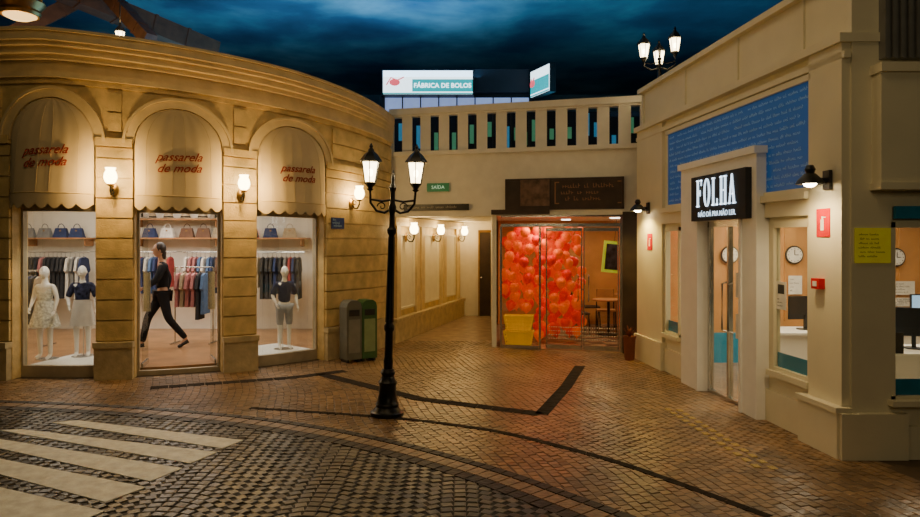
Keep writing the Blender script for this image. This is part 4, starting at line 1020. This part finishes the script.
# ------------------------------------------------------------------ figures
def skin_arrays(J,E,root,sub=2):
    names=list(J); idx={n:i for i,n in enumerate(names)}
    me=bpy.data.meshes.new('sk'); me.from_pydata([J[n][0] for n in names],[(idx[a],idx[b]) for a,b in E],[])
    ob=bpy.data.objects.new('sk',me); COL.objects.link(ob)
    sk=ob.modifiers.new('s','SKIN'); sk.branch_smoothing=.5
    for i,n in enumerate(names):
        r=J[n][1]; r=r if isinstance(r,tuple) else (r,r); d=me.skin_vertices[0].data[i]; d.radius=r; d.use_root=(n==root)
    sb=ob.modifiers.new('u','SUBSURF'); sb.levels=sub; sb.render_levels=sub
    bpy.context.view_layer.update(); dg=bpy.context.evaluated_depsgraph_get(); m2=bpy.data.meshes.new_from_object(ob.evaluated_get(dg))
    vs=[tuple(v.co) for v in m2.vertices]; fs=[tuple(p.vertices) for p in m2.polygons]
    bpy.data.objects.remove(ob); bpy.data.meshes.remove(m2); return vs,fs
BASE={'pelvis':((0,0,.95),(.13,.1)),'waist':((0,0,1.09),(.115,.085)),'chest':((0,0,1.28),(.14,.1)),'neck0':((0,0,1.43),.06),'neck1':((0,-.005,1.52),.05),'head':((0,-.01,1.58),.055)}
for s_,n in ((-1,'L'),(1,'R')):
    BASE['sh'+n]=((.16*s_,0,1.39),.055); BASE['el'+n]=((.22*s_,.02,1.12),.04); BASE['wr'+n]=((.24*s_,-.05,.88),.026)
    BASE['hip'+n]=((.09*s_,0,.88),.085); BASE['kn'+n]=((.1*s_,-.01,.49),.055); BASE['an'+n]=((.1*s_,.01,.08),.036); BASE['toe'+n]=((.11*s_,-.13,.03),.03)
EB=[('pelvis','waist'),('waist','chest'),('chest','neck0'),('neck0','neck1'),('neck1','head')]
for n in 'LR': EB+=[('chest','sh'+n),('sh'+n,'el'+n),('el'+n,'wr'+n),('pelvis','hip'+n),('hip'+n,'kn'+n),('kn'+n,'an'+n),('an'+n,'toe'+n)]
def figure(name,label,cat,loc,rz,scale,pose,bodym,clothes,hair=False,stand=False,group=None):
    t=thing(name,label,cat,loc,rz,group); t.scale=(scale,)*3
    J={k:(tuple(pose.get(k,v[0])),v[1]) for k,v in BASE.items()}
    mb=MB(); vs,fs=skin_arrays(J,EB,'pelvis'); mb.add(vs,fs,0,True)
    hx,hy,hz=J['head'][0]; H=(hx,hy-.015,hz+.055)
    mb.ell(H,(.078,.096,.118),20,14); mb.ell((H[0],H[1]-.02,H[2]-.055),(.052,.062,.055),14,9)
    mb.tube([(H[0],H[1]-.088,H[2]+.012),(H[0],H[1]-.112,H[2]-.02)],.009,6,r1=.014)
    for s_ in (-1,1): mb.ell((H[0]+.079*s_,H[1]+.01,H[2]-.01),(.01,.018,.028),8,6); mb.ell((H[0]+.03*s_,H[1]-.086,H[2]+.01),(.014,.008,.007),8,6,1)
    mb.ell((H[0],H[1]-.086,H[2]-.052),(.022,.008,.006),8,6,2)
    for n,s_ in (('L',-1),('R',1)):
        w_=Vector(J['wr'+n][0]); d=(w_-Vector(J['el'+n][0])).normalized(); side=Vector((0,1,0)); side=(side-d*side.dot(d)).normalized(); nn=d.cross(side)
        for k in range(3): c=w_+d*(.02+k*.022); mb.ell(c,(.02+.004*k,.03+.003*k,.024),10,7)
        for k in range(4):
            b=w_+d*.075+side*(-.027+.018*k); L=(.06,.07,.066,.05)[k]; q=b+d*L*.55; e=b+d*L-nn*.018*s_
            mb.tube([b,q,e],.0085,6,r1=.006)
        b=w_+d*.03-side*.03; mb.tube([b,b+d*.03-side*.022,b+d*.06-side*.024],.0095,6,r1=.007)
    mb.build('body',[bodym,M['blackink'] if hair else bodym,M['red'] if hair else bodym],t)
    for (cn,parts,edges,grow,m) in clothes:
        JJ={}
        for k in parts:
            p,r=J[k]; gadd=grow
            r=tuple(q+gadd for q in r) if isinstance(r,tuple) else r+gadd*.8
            JJ[k]=(p,r)
        vs,fs=skin_arrays(JJ,edges,parts[0]); m2=MB(); m2.add(vs,fs,0,True); m2.build(cn,m,t)
    if hair:
        m2=MB(); m2.ell((H[0],H[1]+.022,H[2]+.025),(.088,.094,.11),18,12); m2.ell((H[0],H[1]+.07,H[2]-.07),(.06,.045,.12),14,9); m2.build('hair',M['hair'],t)
        for n in 'LR':
            a=Vector(J['an'+n][0]); to=Vector(J['toe'+n][0]); m2=MB(); m2.tube([a+Vector((0,.03,-.035)),a.lerp(to,.5)+Vector((0,0,-.02)),to+(to-a)*.25],.042,10,r1=.03); m2.build('shoe',M['black'],t)
    if stand:
        m2=MB(); m2.lathe([(.2,0),(.2,.01),(.03,.016)],(0,.05,0),24); m2.build('stand_base',M['chrome'],t)
        m2=MB(); m2.tube([(.0,.12,.01),(0,.12,.7),(0,.06,.9)],.01,8); m2.build('stand_rod',M['chrome'],t)
    return t
TOP=(['chest','waist','pelvis','neck0','shL','elL','shR','elR'],[('chest','waist'),('waist','pelvis'),('chest','neck0'),('chest','shL'),('shL','elL'),('chest','shR'),('shR','elR')])
LTOP=(TOP[0]+['wrL','wrR'],TOP[1]+[('elL','wrL'),('elR','wrR')])
TR=(['pelvis','hipL','knL','anL','hipR','knR','anR'],[('pelvis','hipL'),('hipL','knL'),('knL','anL'),('pelvis','hipR'),('hipR','knR'),('knR','anR')])
SHORT=(['pelvis','hipL','knL','hipR','knR'],[('pelvis','hipL'),('hipL','knL'),('pelvis','hipR'),('hipR','knR')])
walk={'hipL':(-.09,0,.88),'knL':(-.1,-.22,.5),'anL':(-.1,-.30,.09),'toeL':(-.1,-.43,.05),'hipR':(.09,0,.88),'knR':(.1,.08,.49),'anR':(.1,.36,.14),'toeR':(.1,.26,.03),
      'elL':(-.22,.12,1.14),'wrL':(-.22,.06,.9),'elR':(.22,-.1,1.14),'wrR':(.2,-.3,1.02),'head':(0,-.04,1.57),'neck1':(0,-.02,1.51)}
figure('person','person in black clothes walking inside the clothes shop past the racks','person',(-5.25,12.35,.1),radians(-62),1.06,walk,M['skin'],
       [('jacket',LTOP[0],LTOP[1],.028,M['blackcloth']),('trousers',TR[0],TR[1],.018,M['blackcloth'])],hair=True)
floral=mat('floral_cloth',(.66,.66,.61),.8,var=.5,scale=26); stripe=mat('dark_striped_cloth',(.03,.035,.08),.85,var=.9,scale=14,spec=.2); grey_s=mat('grey_shorts',(.32,.33,.36),.8)
navyc=mat('navy_top_cloth',(.015,.022,.07),.85,spec=.2)
pose1={'elL':(-.25,.02,1.14),'wrL':(-.21,-.12,.98),'elR':(.24,.0,1.13),'wrR':(.25,-.1,.92)}
def dress(t,m,z1=.62,w0=.15,w1=.28):
    mb=MB(); mb.grid(40,8,lambda u,v:((w0+(w1-w0)*v)*(1+.05*v*sin(u*2*pi*9))*cos(u*2*pi),(w0+(w1-w0)*v)*.8*(1+.05*v*sin(u*2*pi*9))*sin(u*2*pi),1.1-(1.1-z1)*v)); return mb.build('skirt',m,t)
t=figure('mannequin','white mannequin in a pale floral dress, leftmost in the arched window','mannequin',(-6.40,10.80,.16),radians(-5),.82,pose1,M['mannequin'],[('dress_top',['chest','waist','pelvis','shL','shR'],[('chest','waist'),('waist','pelvis'),('chest','shL'),('chest','shR')],.014,floral)],stand=True); dress(t,floral)
t=figure('mannequin','white mannequin in a dark striped top beside the floral dress mannequin','mannequin',(-5.96,11.05,.16),radians(20),.82,pose1,M['mannequin'],[('top',TOP[0],TOP[1],.022,stripe)],stand=True); dress(t,mat('white_skirt',(.65,.62,.58),.8),.6,w1=.22)
t=figure('mannequin','white mannequin in a navy top and grey shorts in the rightmost arched window','mannequin',(-2.96,11.80,.16),radians(30),.80,pose1,M['mannequin'],[('top',TOP[0],TOP[1],.022,navyc),('shorts',SHORT[0],SHORT[1],.02,grey_s)],stand=True)

# ------------------------------------------------------------------ blue cove lights, unseen hall lights, added front fill
light('AREA',(-1,15.8,5.9),110,(.14,.44,.85),3,(pi,0,0)); light('AREA',(-5,15,4.6),150,(.16,.50,.9),4,(pi,0,0)); light('AREA',(6,16,5),55,(.10,.42,.7),5,(pi,0,0)); light('AREA',(2.5,15,5.2),50,(.10,.42,.7),3,(pi,0,0))
light('AREA',(0,4.5,7.2),62,(1,.70,.36),3); light('AREA',(-4,5.5,7.2),44,(1,.70,.36),2.5); light('AREA',(1.0,8.5,6.8),18,(1,.70,.36),2)  # unseen overhead hall lights, added as general warm fill
light('AREA',(2.6,-1.5,4.2),40,(1,.80,.48),2.0,(radians(74),0,radians(-8)))  # fill added behind the camera to brighten the front-facing right walls
